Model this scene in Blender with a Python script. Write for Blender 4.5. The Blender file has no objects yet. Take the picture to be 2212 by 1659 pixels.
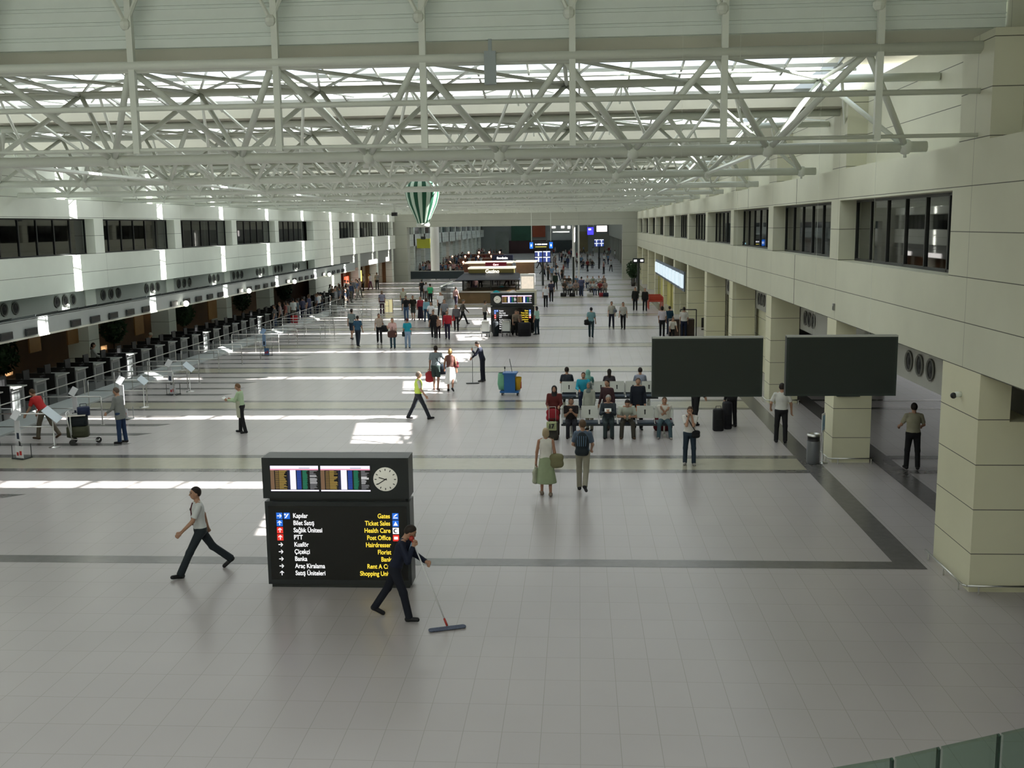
import bpy, math, random
import numpy as np
from mathutils import Matrix, Vector
random.seed(7)
S = bpy.context.scene
COL = S.collection
# ------------------------------------------------------------------ camera, daylight, exposure
FPX, CX, CY, CAMZ = 2230.0, 1106.0, 829.5, 6.4
def _d(u, v): return np.array([(u-CX)/FPX, (CY-v)/FPX, -1.0])
_Y = _d(1250.2, 484.0); _Y /= np.linalg.norm(_Y)
_Z = np.cross(_d(2250.2, 484.0-13.4), _Y); _Z /= np.linalg.norm(_Z)
if _Z[1] < 0: _Z = -_Z
ROT = np.array([np.cross(_Y, _Z), _Y, _Z])
cam = bpy.data.cameras.new('camera'); camo = bpy.data.objects.new('camera', cam); COL.objects.link(camo)
cam.sensor_width = 36; cam.lens = FPX/2212*36; cam.clip_start = 0.05; cam.clip_end = 900
camo.matrix_world = Matrix.Translation((0, 0, CAMZ)) @ Matrix(ROT.tolist()).to_4x4()
S.camera = camo
def ray(u, v): return ROT @ _d(u, v)
def gp(u, v, z=0.0):
    w = ray(u, v); t = (z-CAMZ)/w[2]; return Vector((w[0]*t, w[1]*t, z))
def aty(u, v, y):
    w = ray(u, v); t = y/w[1]; return Vector((w[0]*t, y, CAMZ+w[2]*t))
def atx(u, v, x):
    w = ray(u, v); t = x/w[0]; return Vector((x, w[1]*t, CAMZ+w[2]*t))

wd = bpy.data.worlds.new('sky'); S.world = wd; wd.use_nodes = True
bg = wd.node_tree.nodes['Background']
bg.inputs[0].default_value = (0.80, 0.90, 1.0, 1); bg.inputs[1].default_value = 1.0
sun = bpy.data.lights.new('sun', 'SUN'); sun.energy = 16.0; sun.angle = 0.009; sun.color = (1, 0.97, 0.92)
suno = bpy.data.objects.new('sun', sun); COL.objects.link(suno)
suno.rotation_euler = Vector((1.13, 0.0, 1.0)).to_track_quat('Z', 'Y').to_euler()
S.view_settings.view_transform = 'Standard'; S.view_settings.look = 'None'
S.view_settings.gamma = 1; S.view_settings.use_curve_mapping = False
S.view_settings.exposure = 1.0
S.cycles.max_bounces = 7; S.cycles.diffuse_bounces = 5; S.cycles.glossy_bounces = 3
S.cycles.transparent_max_bounces = 12; S.cycles.transmission_bounces = 4
S.cycles.sample_clamp_indirect = 8
S.cycles.caustics_reflective = False; S.cycles.caustics_refractive = False

# ------------------------------------------------------------------ materials
_M = {}
_W = ['zeroth', 'first', 'second', 'third', 'fourth', 'fifth', 'sixth', 'seventh', 'eighth', 'ninth', 'tenth', 'eleventh', 'twelfth', 'thirteenth', 'fourteenth', 'fifteenth', 'sixteenth', 'seventeenth', 'eighteenth', 'nineteenth']
def nth(n):
    return _W[n] if n < 20 else ('twentieth', 'thirtieth', 'fortieth')[n//10-2] if n % 10 == 0 else ('twenty-', 'thirty-', 'forty-')[n//10-2]+_W[n % 10]
def mat(name, col, rough=0.5, metal=0.0, emit=None, es=0.0, var=0.0, vs=3.0, bump=0.0, bs=20.0, spec=0.5):
    if name in _M: return _M[name]
    m = bpy.data.materials.new(name); m.use_nodes = True; nt = m.node_tree
    b = nt.nodes['Principled BSDF']
    c = tuple(col)+(1,)
    b.inputs['Base Color'].default_value = c; b.inputs['Roughness'].default_value = rough
    b.inputs['Metallic'].default_value = metal; b.inputs['Specular IOR Level'].default_value = spec
    if emit is not None:
        b.inputs['Emission Color'].default_value = tuple(emit)+(1,); b.inputs['Emission Strength'].default_value = es
    if var > 0 or bump > 0:
        tc = nt.nodes.new('ShaderNodeTexCoord'); n = nt.nodes.new('ShaderNodeTexNoise')
        nt.links.new(tc.outputs['Object'], n.inputs['Vector']); n.inputs['Scale'].default_value = vs
        n.inputs['Detail'].default_value = 4
        if var > 0:
            r = nt.nodes.new('ShaderNodeMapRange'); r.inputs[3].default_value = 1-var; r.inputs[4].default_value = 1+var
            nt.links.new(n.outputs['Fac'], r.inputs[0])
            x = nt.nodes.new('ShaderNodeVectorMath'); x.operation = 'SCALE'; x.inputs[0].default_value = col
            nt.links.new(r.outputs[0], x.inputs['Scale']); nt.links.new(x.outputs[0], b.inputs['Base Color'])
        if bump > 0:
            n2 = nt.nodes.new('ShaderNodeTexNoise'); n2.inputs['Scale'].default_value = bs
            nt.links.new(tc.outputs['Object'], n2.inputs['Vector'])
            bp = nt.nodes.new('ShaderNodeBump'); bp.inputs['Strength'].default_value = bump
            nt.links.new(n2.outputs['Fac'], bp.inputs['Height']); nt.links.new(bp.outputs[0], b.inputs['Normal'])
    _M[name] = m
    return m
def flat(col, rough=0.75):
    """cloth and other plain colours, one material per colour"""
    return mat('cloth_%02x%02x%02x_%d' % (*[int(min(1, c)*255) for c in col], int(rough*100)), col, rough, var=0.12, vs=9.0, spec=0.3)
def glow(col, s):
    return mat('glow_%02x%02x%02x_%d' % (*[int(min(1, c)*255) for c in col], int(s*100)), (0.02, 0.02, 0.02), 0.4, emit=col, es=s)
def glassmat(name, tint, refl=0.12, rough=0.02):
    if name in _M: return _M[name]
    m = bpy.data.materials.new(name); m.use_nodes = True; nt = m.node_tree; nt.nodes.clear()
    o = nt.nodes.new('ShaderNodeOutputMaterial'); mx = nt.nodes.new('ShaderNodeMixShader')
    t = nt.nodes.new('ShaderNodeBsdfTransparent'); t.inputs[0].default_value = tuple(tint)+(1,)
    g = nt.nodes.new('ShaderNodeBsdfGlossy'); g.inputs['Roughness'].default_value = rough
    l = nt.nodes.new('ShaderNodeLayerWeight'); l.inputs[0].default_value = 0.5
    pw = nt.nodes.new('ShaderNodeMath'); pw.operation = 'POWER'; pw.inputs[1].default_value = 3.0; nt.links.new(l.outputs['Facing'], pw.inputs[0])
    r = nt.nodes.new('ShaderNodeMapRange'); r.inputs[3].default_value = refl; r.inputs[4].default_value = 0.8
    nt.links.new(pw.outputs[0], r.inputs[0]); nt.links.new(r.outputs[0], mx.inputs[0])
    nt.links.new(t.outputs[0], mx.inputs[1]); nt.links.new(g.outputs[0], mx.inputs[2]); nt.links.new(mx.outputs[0], o.inputs[0])
    _M[name] = m
    return m
def milky(name, col, tr):
    if name in _M: return _M[name]
    m = bpy.data.materials.new(name); m.use_nodes = True; nt = m.node_tree; nt.nodes.clear()
    o = nt.nodes.new('ShaderNodeOutputMaterial'); mx = nt.nodes.new('ShaderNodeMixShader'); mx.inputs[0].default_value = tr
    a = nt.nodes.new('ShaderNodeBsdfDiffuse'); a.inputs[0].default_value = tuple(col)+(1,)
    b = nt.nodes.new('ShaderNodeBsdfTranslucent'); b.inputs[0].default_value = tuple(col)+(1,)
    nt.links.new(a.outputs[0], mx.inputs[1]); nt.links.new(b.outputs[0], mx.inputs[2]); nt.links.new(mx.outputs[0], o.inputs[0])
    _M[name] = m
    return m
def cladding(name, col, px, pz, oz, axis):
    """stone cladding: panel joints every px along the wall and pz up it, faint blotches"""
    m = bpy.data.materials.new(name); m.use_nodes = True; nt = m.node_tree; b = nt.nodes['Principled BSDF']
    b.inputs['Roughness'].default_value = 0.6; b.inputs['Specular IOR Level'].default_value = 0.3
    tc = nt.nodes.new('ShaderNodeTexCoord'); sp = nt.nodes.new('ShaderNodeSeparateXYZ'); nt.links.new(tc.outputs['Object'], sp.inputs[0])
    def joint(sock, period, off, wid):
        a = nt.nodes.new('ShaderNodeMath'); a.operation = 'ADD'; nt.links.new(sock, a.inputs[0]); a.inputs[1].default_value = -off+period*50
        d = nt.nodes.new('ShaderNodeMath'); d.operation = 'MODULO'; nt.links.new(a.outputs[0], d.inputs[0]); d.inputs[1].default_value = period
        l = nt.nodes.new('ShaderNodeMath'); l.operation = 'LESS_THAN'; nt.links.new(d.outputs[0], l.inputs[0]); l.inputs[1].default_value = wid
        return l.outputs[0]
    jz = joint(sp.outputs[2], pz, oz, 0.015)
    jy = joint(sp.outputs[axis], px, 0.0, 0.018)
    mx = nt.nodes.new('ShaderNodeMath'); mx.operation = 'MAXIMUM'; nt.links.new(jz, mx.inputs[0])
    h = nt.nodes.new('ShaderNodeMath'); h.operation = 'MULTIPLY'; nt.links.new(jy, h.inputs[0]); h.inputs[1].default_value = 0.5
    nt.links.new(h.outputs[0], mx.inputs[1])
    n = nt.nodes.new('ShaderNodeTexNoise'); n.inputs['Scale'].default_value = 0.7; n.inputs['Detail'].default_value = 3
    nt.links.new(tc.outputs['Object'], n.inputs['Vector'])
    r = nt.nodes.new('ShaderNodeMapRange'); r.inputs[3].default_value = 0.9; r.inputs[4].default_value = 1.08
    nt.links.new(n.outputs['Fac'], r.inputs[0])
    x = nt.nodes.new('ShaderNodeVectorMath'); x.operation = 'SCALE'; x.inputs[0].default_value = col; nt.links.new(r.outputs[0], x.inputs['Scale'])
    mc = nt.nodes.new('ShaderNodeMix'); mc.data_type = 'RGBA'; nt.links.new(mx.outputs[0], mc.inputs[0])
    nt.links.new(x.outputs[0], mc.inputs[6]); mc.inputs[7].default_value = (0.10, 0.10, 0.075, 1)
    nt.links.new(mc.outputs[2], b.inputs['Base Color'])
    return m

# ------------------------------------------------------------------ mesh builder
class MB:
    def __init__(s): s.v = []; s.f = []; s.m = []; s.k = 0
    def quad(s, a, b, c, d, k=None):
        n = len(s.v); s.v += [tuple(a), tuple(b), tuple(c), tuple(d)]; s.f.append((n, n+1, n+2, n+3)); s.m.append(s.k if k is None else k); return s
    def box(s, x0, y0, z0, x1, y1, z1, k=None, M=None):
        n = len(s.v)
        p = [(x, y, z) for z in (z0, z1) for y in (y0, y1) for x in (x0, x1)]
        if M is not None: p = [tuple(M @ Vector(q)) for q in p]
        s.v += p
        for f in ((0, 2, 3, 1), (4, 5, 7, 6), (0, 1, 5, 4), (2, 6, 7, 3), (0, 4, 6, 2), (1, 3, 7, 5)):
            s.f.append(tuple(n+i for i in f)); s.m.append(s.k if k is None else k)
        return s
    def tube(s, p, q, r, r2=None, n=8, k=None, cap=True):
        p = Vector(p); q = Vector(q); r2 = r if r2 is None else r2; d = q-p
        if d.length < 1e-9: return s
        d.normalize(); a = d.orthogonal().normalized(); b = d.cross(a); b0 = len(s.v)
        for c, rr in ((p, r), (q, r2)):
            for i in range(n):
                t = 2*math.pi*i/n; s.v.append(tuple(c+a*(rr*math.cos(t))+b*(rr*math.sin(t))))
        kk = s.k if k is None else k
        for i in range(n):
            j = (i+1) % n; s.f.append((b0+i, b0+j, b0+n+j, b0+n+i)); s.m.append(kk)
        if cap:
            s.f.append(tuple(b0+i for i in reversed(range(n)))); s.m.append(kk)
            s.f.append(tuple(b0+n+i for i in range(n))); s.m.append(kk)
        return s
    def path(s, pts, r, n=8, k=None):
        for a, b in zip(pts, pts[1:]): s.tube(a, b, r, n=n, k=k)
        return s
    def lathe(s, prof, c=(0, 0, 0), n=16, k=None, M=None):
        b0 = len(s.v); c = Vector(c); kk = s.k if k is None else k
        for r, z in prof:
            for i in range(n):
                t = 2*math.pi*i/n; p = Vector((r*math.cos(t), r*math.sin(t), z))
                if M is not None: p = M @ p
                s.v.append(tuple(c+p))
        for j in range(len(prof)-1):
            for i in range(n):
                i2 = (i+1) % n; s.f.append((b0+j*n+i, b0+j*n+i2, b0+(j+1)*n+i2, b0+(j+1)*n+i)); s.m.append(kk)
        return s
    def ball(s, c, r, n=8, m=6, k=None, M=None):
        rx, ry, rz = (r, r, r) if not hasattr(r, '__len__') else r
        b0 = len(s.v); kk = s.k if k is None else k; c = Vector(c)
        for j in range(m+1):
            ph = math.pi*j/m
            for i in range(n):
                t = 2*math.pi*i/n; p = Vector((rx*math.sin(ph)*math.cos(t), ry*math.sin(ph)*math.sin(t), rz*math.cos(ph)))
                if M is not None: p = M @ p
                s.v.append(tuple(c+p))
        for j in range(m):
            for i in range(n):
                i2 = (i+1) % n; s.f.append((b0+j*n+i, b0+(j+1)*n+i, b0+(j+1)*n+i2, b0+j*n+i2)); s.m.append(kk)
        return s
    def prism(s, pts, d, k=None):
        """closed polygon pts (3D) extruded by vector d"""
        n = len(pts); b0 = len(s.v); kk = s.k if k is None else k; d = Vector(d)
        s.v += [tuple(Vector(p)) for p in pts]+[tuple(Vector(p)+d) for p in pts]
        s.f.append(tuple(b0+i for i in range(n))); s.f.append(tuple(b0+n+i for i in reversed(range(n)))); s.m += [kk, kk]
        for i in range(n):
            j = (i+1) % n; s.f.append((b0+i, b0+n+i, b0+n+j, b0+j)); s.m.append(kk)
        return s
    def build(s, name, mats, parent=None, smooth=False, loc=None, rz=None):
        me = bpy.data.meshes.new(name); me.from_pydata(s.v, [], s.f)
        mats = mats if isinstance(mats, (list, tuple)) else [mats]
        for m in mats: me.materials.append(m)
        me.polygons.foreach_set('material_index', s.m)
        if smooth: me.polygons.foreach_set('use_smooth', [True]*len(s.f))
        me.update()
        o = bpy.data.objects.new(name, me); COL.objects.link(o)
        if parent is not None: o.parent = parent
        if loc is not None: o.location = loc
        if rz is not None: o.rotation_euler.z = rz
        return o
def tag(o, label, cat, group=None, kind=None):
    o['label'] = label; o['category'] = cat
    if group: o['group'] = group
    if kind: o['kind'] = kind
    return o
def empty(name, loc, rz=0.0, label=None, cat=None, group=None):
    o = bpy.data.objects.new(name, None); COL.objects.link(o); o.location = loc; o.rotation_euler.z = rz; o.empty_display_size = 0.2
    if label: tag(o, label, cat, group)
    return o
def struct(o):
    o['kind'] = 'structure'; return o
def copy_tree(o, parent=None):
    c = o.copy(); COL.objects.link(c)
    if parent is not None: c.parent = parent
    for ch in list(o.children): copy_tree(ch, c)
    return c
_FONT = None
def text(body, size, name, m, parent, loc, align='LEFT', rot=(math.pi/2, 0, 0), bold=0.0, sx=1.0, ext=0.004):
    cu = bpy.data.curves.new(name, 'FONT'); cu.body = body; cu.size = size; cu.align_x = align; cu.extrude = ext; cu.offset = bold
    t = bpy.data.objects.new(name, cu); COL.objects.link(t)
    me = bpy.data.meshes.new_from_object(t); bpy.data.objects.remove(t); bpy.data.curves.remove(cu)
    me.materials.clear(); me.materials.append(m)
    o = bpy.data.objects.new(name, me); COL.objects.link(o); o.parent = parent; o.location = loc; o.rotation_euler = rot; o.scale = (sx, 1, 1)
    return o

PITCH = 9.235; C0 = 27.98; XR = 6.73; XL = -21.52
NB = 10                      # bays of the near hall end at the cross wall
YEND = 121.3
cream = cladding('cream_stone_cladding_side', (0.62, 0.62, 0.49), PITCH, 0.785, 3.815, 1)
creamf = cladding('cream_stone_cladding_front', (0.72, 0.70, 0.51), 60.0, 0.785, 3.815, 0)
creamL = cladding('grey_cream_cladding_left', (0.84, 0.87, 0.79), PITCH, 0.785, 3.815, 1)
steel = mat('white_painted_steel', (0.74, 0.78, 0.71), 0.45, var=0.08, vs=1.5)
dsteel = mat('grey_painted_steel', (0.36, 0.37, 0.34), 0.5)
inox = mat('brushed_stainless_steel', (0.62, 0.62, 0.6), 0.3, 1.0)
darkm = mat('dark_charcoal_metal', (0.025, 0.03, 0.03), 0.4)
roofm = mat('beige_roof_sheet', (0.50, 0.49, 0.41), 0.7, var=0.08, vs=0.8)
black = mat('black_plastic', (0.012, 0.012, 0.013), 0.45)
white = mat('white_laminate', (0.8, 0.8, 0.78), 0.5)
wood = mat('brown_wood_veneer', (0.16, 0.085, 0.035), 0.5, var=0.25, vs=1.2)
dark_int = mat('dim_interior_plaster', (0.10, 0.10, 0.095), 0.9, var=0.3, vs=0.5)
winglass = glassmat('tinted_window_glass', (0.45, 0.5, 0.5), 0.07)
skyglass = glassmat('clear_roof_glass', (0.97, 0.98, 0.98), 0.02)
milk = milky('milky_roof_glazing', (0.9, 0.95, 0.97), 0.30)

# ------------------------------------------------------------------ floor
def floor_mat():
    m = bpy.data.materials.new('polished_beige_floor_tiles'); m.use_nodes = True; nt = m.node_tree; b = nt.nodes['Principled BSDF']
    tc = nt.nodes.new('ShaderNodeTexCoord')
    mp = nt.nodes.new('ShaderNodeMapping'); nt.links.new(tc.outputs['Object'], mp.inputs[0])
    mp.inputs['Rotation'].default_value = (0, 0, 0)
    br = nt.nodes.new('ShaderNodeTexBrick'); nt.links.new(mp.outputs[0], br.inputs[0])
    br.offset = 0; br.inputs['Scale'].default_value = 1
    br.inputs['Brick Width'].default_value = 0.5; br.inputs['Row Height'].default_value = 0.77
    br.inputs['Mortar Size'].default_value = 0.006; br.inputs['Mortar Smooth'].default_value = 0.3
    br.inputs['Color1'].default_value = (0.43, 0.40, 0.395, 1); br.inputs['Color2'].default_value = (0.44, 0.41, 0.405, 1)
    br.inputs['Mortar'].default_value = (0.34, 0.325, 0.30, 1)
    n = nt.nodes.new('ShaderNodeTexNoise'); n.inputs['Scale'].default_value = 0.5; nt.links.new(tc.outputs['Object'], n.inputs['Vector'])
    r = nt.nodes.new('ShaderNodeMapRange'); r.inputs[3].default_value = 0.93; r.inputs[4].default_value = 1.05; nt.links.new(n.outputs['Fac'], r.inputs[0])
    x = nt.nodes.new('ShaderNodeVectorMath'); x.operation = 'SCALE'; nt.links.new(br.outputs['Color'], x.inputs[0]); nt.links.new(r.outputs[0], x.inputs['Scale'])
    nt.links.new(x.outputs[0], b.inputs['Base Color'])
    b.inputs['Roughness'].default_value = 0.27; b.inputs['Specular IOR Level'].default_value = 0.5
    return m
floorm = floor_mat()
bandm = mat('dark_granite_band', (0.13, 0.125, 0.12), 0.22, var=0.2, vs=6)
bandb = mat('yellowish_granite_band', (0.37, 0.35, 0.27), 0.22, var=0.1, vs=4)
fb = MB(); fb.quad((-30, -6, 0), (30, -6, 0), (30, 330, 0), (-30, 330, 0), k=0)
def band(x0, y0, x1, y1, k=1, z=0.003): fb.quad((x0, y0, z), (x1, y0, z), (x1, y1, z), (x0, y1, z), k)
band(5.9, 18.8, 6.42, 121, 1, 0.004); band(7.85, 14, 8.4, 121, 1, 0.004)
band(-30, 18.8, 6.0, 19.22)
for k in range(0, 24):
    y = C0+PITCH*k
    band(-30, y-1.70, 5.9 if k < 10 else 20, y-1.36); band(-30, y-0.05, 5.9 if k < 10 else 20, y+0.33)
    if k < 11:
        band(-30, y-1.36, 5.9, y-0.05, 2, 0.002)
        band(8.4, y-1.70, 30, y-1.36); band(8.4, y-0.05, 30, y+0.33)
        for j in range(4):
            yy = y+0.33+1.22+j*1.535
            fb.quad((-30, yy, 0.003), (-13.9, yy, 0.003), (-13.55, yy+0.36, 0.003), (-30, yy+0.36, 0.003), 1)
for yy in (23.55, 21.9): fb.quad((-30, yy, 0.003), (-14.0, yy, 0.003), (-13.6, yy+0.36, 0.003), (-30, yy+0.36, 0.003), 1)
struct(fb.build('floor', [floorm, bandm, bandb]))

# ------------------------------------------------------------------ roof
RTOP = 10.25
def roof_bay(k):
    """opaque sheet over one bay with a clear slot, milky strips and a clear end pane"""
    g = C0+PITCH*k-PITCH           # gutter line at the near side of this bay
    o = MB()
    X0, X1 = -24.0, 9.0
    zz = lambda y: 9.64+(RTOP-9.64)*min(1, max(0, (y-g-0.7)/(4.4)))   # rises, then falls to the next gutter
    a, b = g+0.7, g+5.15
    py0, py1 = g+1.92, g+5.35      # clear end pane
    # rising sheet
    def strip(y0, y1, x0, x1, z0, z1):
        o.prism([(x0, y0, z0), (x0, y1, z1), (x0, y1, z1+0.08), (x0, y0, z0+0.08)], (x1-x0, 0, 0))
    strip(a, py0, X0, X1, zz(a), zz(py0))
    strip(py0, b, X0, 4.28, zz(py0), zz(b)); strip(py0, b, 6.12, X1, zz(py0), zz(b))
    # sides of the bay at the ends of the glazing
    o.box(6.12, b, RTOP, X1, g+PITCH-0.7, RTOP+0.08)
    struct(o.build('ceiling', roofm))
    return g
for k in range(0, 12):
    g = roof_bay(k)
    # gutter box
    struct(MB().box(-24, g-0.75 if k else g+0.02, 9.25 if k else 9.36, 9, g+0.72, 9.64).build('ceiling', roofm))
    # glazing: milky strip, clear slot, milky slope
    y1, y2, y3, y4 = g+5.15, g+5.78, g+6.50, g+PITCH-0.75
    zf = lambda y: RTOP+(9.68-RTOP)*(y-y1)/(y4-y1)
    gl = MB(); gl.quad((-24, y1, zf(y1)), (6.12, y1, zf(y1)), (6.12, y2, zf(y2)), (-24, y2, zf(y2)), 0)
    gl.quad((-24, y3, zf(y3)), (6.12, y3, zf(y3)), (6.12, y4, zf(y4)), (-24, y4, zf(y4)), 0)
    gl.quad((-24, y2, zf(y2)), (6.12, y2, zf(y2)), (6.12, y3, zf(y3)), (-24, y3, zf(y3)), 1)
    gl.quad((4.28, g+1.92, 9.84), (6.12, g+1.92, 9.84), (6.12, y1, RTOP+.04), (4.28, y1, RTOP+.04), 1)
    struct(gl.build('ceiling', [milk, skyglass]))
    bars = MB()
    for i in range(26):
        x = -24+i*1.2
        if x < 6.1: bars.prism([(x, y1, zf(y1)-0.06), (x, y4, zf(y4)-0.06), (x, y4, zf(y4)), (x, y1, zf(y1))], (0.045, 0, 0))
    for yy in (y2, y3): bars.box(-24, yy-0.03, zf(yy)-0.08, 6.12, yy+0.03, zf(yy))
    bars.box(-24, y4-0.05, 9.6, 6.12, y4+0.05, 9.72)
    struct(bars.build('ceiling', dsteel))
# camera-side bulkhead of ribbed sheet and the higher roof over the viewer
gz = C0-PITCH
bh = MB(); bh.box(-24, gz-0.1, 9.60, 7.2, gz, 14)
for z in np.arange(9.75, 13.9, 0.25): bh.box(-24, gz-0.125, z, 7.2, gz-0.1, z+0.02); bh.box(-24, gz-0.13, z+0.06, 7.2, gz-0.1, z+0.085)
struct(bh.build('wall_front', mat('ribbed_white_sheet', (0.80, 0.87, 0.83), 0.55, var=0.05)))
rr = MB(); rr.box(-24, -6, 13.6, 9, -5, 13.7); rr.box(-24, 5.3, 13.6, 9, gz+0.2, 13.7); rr.box(4, -5, 13.6, 9, 5.3, 13.7)
struct(rr.build('ceiling', roofm))
rg = MB(); rg.quad((-24, -5, 13.6), (4, -5, 13.6), (4, 5.3, 13.6), (-24, 5.3, 13.6)); struct(rg.build('ceiling', milk))  # unseen skylight, placed and sized to light the near end of the hall
bk = MB(); bk.box(-30, -6.3, 0, 12, -6, 14); struct(bk.build('wall_back', creamf))

_e = MB(); _e.box(-29.2, -6, 2.9, -29, YEND, 10.3); _e.box(XL-8, -6, 9.8, XL-0.4, YEND, 9.9); struct(_e.build('wall_outer', roofm))
# ------------------------------------------------------------------ right wall
w = MB()
w.box(XR, -6, 3.815, XR+0.55, YEND, 5.37)                 # fascia
w.box(XR, -6, 6.91, XR+0.55, YEND, 7.70)                  # band above the windows
w.box(XR+0.5, -6, 7.70, XR+0.9, YEND, 9.85); w.box(XR+0.5, -6, 9.85, XR+0.9, C0-PITCH+.2, 14)                 # recessed wall above the ledge
w.box(XR, -6, 5.37, XR+0.55, 19.4, 6.91)                  # solid near the viewer
for k in range(0, 11):
    y = C0+PITCH*k; w.box(XR, y-0.45, 5.37, XR+0.55, y+0.47, 6.91)
for k in range(-2, 11):
    y = C0+PITCH*k; w.box(XR-0.0, y-0.93, 7.70, XR+0.5, y+0.45, 9.45)
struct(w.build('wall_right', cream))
j = MB()
for k in range(0, 11):
    y = C0+PITCH*(k-0.5)+0.35
    for z0, z1 in ((3.82, 5.36), (6.92, 7.69)):
        if 24 < y < 44: j.box(XR-0.004, y-0.02, z0, XR+0.01, y+0.02, z1)
struct(j.build('trim_1', mat('dark_joint_filler', (0.06, 0.06, 0.05), 0.8)))
# right columns: pedestal and slimmer upper shaft
for k in range(-1, 11):
    y = C0+PITCH*k; c = MB()
    y0, y1 = (17.63, 19.45) if k < 0 else (y-0.5, y+0.48)
    if k < 1: c.box(XR, y0, 0, 7.72, y1, 3.0); c.box(XR, y0+0.002, 3.0, 7.25, y1-0.002, 3.815)
    else: c.box(XR, y0, 0, 7.72, y1, 3.815)
    struct(c.build('wall_right', creamf))
# windows on the right gallery
mull = mat('dark_window_mullion', (0.015, 0.017, 0.018), 0.4)
wn = 1
for k in range(0, 11):
    ya = 19.4 if k == 0 else C0+PITCH*(k-1)+0.47; yb = C0+PITCH*k-0.45
    if k == 10: pass
    f = MB(); n = 6
    for i in range(n+1):
        y = ya+(yb-ya)*i/n; f.box(XR+0.42, y-0.03, 5.37, XR+0.5, y+0.03, 6.91)
    f.box(XR+0.42, ya, 5.37, XR+0.5, yb, 5.43); f.box(XR+0.42, ya, 6.85, XR+0.5, yb, 6.91)
    fo = struct(f.build('window_%d' % wn, mull)); wn += 1
    MB().quad((XR+0.46, ya, 5.4), (XR+0.46, yb, 5.4), (XR+0.46, yb, 6.88), (XR+0.46, ya, 6.88)).build('pane', winglass, fo)
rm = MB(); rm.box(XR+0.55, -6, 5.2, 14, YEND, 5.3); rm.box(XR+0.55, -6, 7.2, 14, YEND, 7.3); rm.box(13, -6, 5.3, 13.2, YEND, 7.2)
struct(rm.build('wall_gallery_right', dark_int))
# under the gallery: ceiling, inner bulkhead, back wall
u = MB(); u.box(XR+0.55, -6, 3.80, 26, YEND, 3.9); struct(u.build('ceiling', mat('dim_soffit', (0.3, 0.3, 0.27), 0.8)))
u = MB(); u.box(7.75, -6, 2.66, 7.9, YEND, 3.8); struct(u.build('wall_inner', mat('grey_plaster', (0.42, 0.42, 0.38), 0.8, var=0.05)))
iw = MB(); iw.box(16, -6, 0, 16.2, 42, 3.8)
for k in range(2, 11):
    y = C0+PITCH*k
    iw.box(7.9, y-0.48-6.3 if k > 2 else y-3.0, 0, 8.1, y+0.5, 2.66) if k > 2 else iw.box(7.9, y-3.0, 0, 8.1, y+0.5, 2.66)
struct(iw.build('wall_inner', creamf))
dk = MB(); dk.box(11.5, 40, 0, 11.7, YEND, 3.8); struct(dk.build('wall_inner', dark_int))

# ------------------------------------------------------------------ left wall
w = MB(); YS0, YS1 = 83.5, 92.6      # full-height solid bay
w.box(XL-0.55, -6, 3.815, XL, YEND, 5.37); w.box(XL-0.55, -6, 6.91, XL, YEND, 7.70); w.box(XL-0.9, -6, 7.70, XL-0.5, YEND, 9.85); w.box(XL-0.9, -6, 9.85, XL-0.5, C0-PITCH+.2, 14)
w.box(XL-0.55, -6, 5.37, XL, 19.2, 6.91)
LP = [45.63-PITCH*2+PITCH*k for k in range(0, 11)]
for i, y in enumerate(LP):
    if not YS0-2 < y < YS1: w.box(XL-0.55, y-0.45, 5.37, XL, y+0.45, 6.91)
w.box(XL-0.54, YS0, 0, XL+0.03, YS1, 6.90)
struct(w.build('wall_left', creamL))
lw = [(19.2, LP[0]-0.45)]+[(a+0.45, b-0.45) for a, b in zip(LP, LP[1:])]
for ya, yb in lw:
    if yb > YS0 and ya < YS0: yb = YS0
    elif ya > YS0 and ya < YS1: ya = YS1 if yb > YS1+1 else yb
    if yb-ya < 1: continue
    f = MB(); n = 6
    for i in range(n+1):
        y = ya+(yb-ya)*i/n; f.box(XL-0.5, y-0.03, 5.37, XL-0.42, y+0.03, 6.91)
    f.box(XL-0.5, ya, 5.37, XL-0.42, yb, 5.43); f.box(XL-0.5, ya, 6.85, XL-0.42, yb, 6.91)
    fo = struct(f.build('window_%d' % wn, mull)); wn += 1
    MB().quad((XL-0.46, ya, 5.4), (XL-0.46, yb, 5.4), (XL-0.46, yb, 6.88), (XL-0.46, ya, 6.88)).build('pane', winglass, fo)
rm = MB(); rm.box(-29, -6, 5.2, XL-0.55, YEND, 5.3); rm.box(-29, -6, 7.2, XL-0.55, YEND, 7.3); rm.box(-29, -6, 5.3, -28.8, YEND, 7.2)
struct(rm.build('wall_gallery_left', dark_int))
for i, y in enumerate(LP+[LP[0]-PITCH]):
    if YS0-2 < y < YS1: continue
    c = MB(); c.box(XL-1.6, y-0.5, 0, XL-0.6 if y < 84 else XL-0.05, y+0.5, 3.815); struct(c.build('wall_left', creamL))
# recess behind the desks
r_ = MB(); r_.box(-25.2, -6, 0, -25, YEND, 3.9); struct(r_.build('wall_inner', wood))
r_ = MB(); r_.box(XL-0.75, -6, 2.9, XL-0.65, YS0, 3.815); struct(r_.build('wall_inner', mat('grey_bulkhead', (0.40, 0.42, 0.39), 0.75)))
r_ = MB(); r_.box(-25.2, -6, 2.9, XL-0.65, YS0, 3.0); struct(r_.build('ceiling', mat('dim_soffit', (0.3, 0.3, 0.27), 0.8)))
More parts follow.
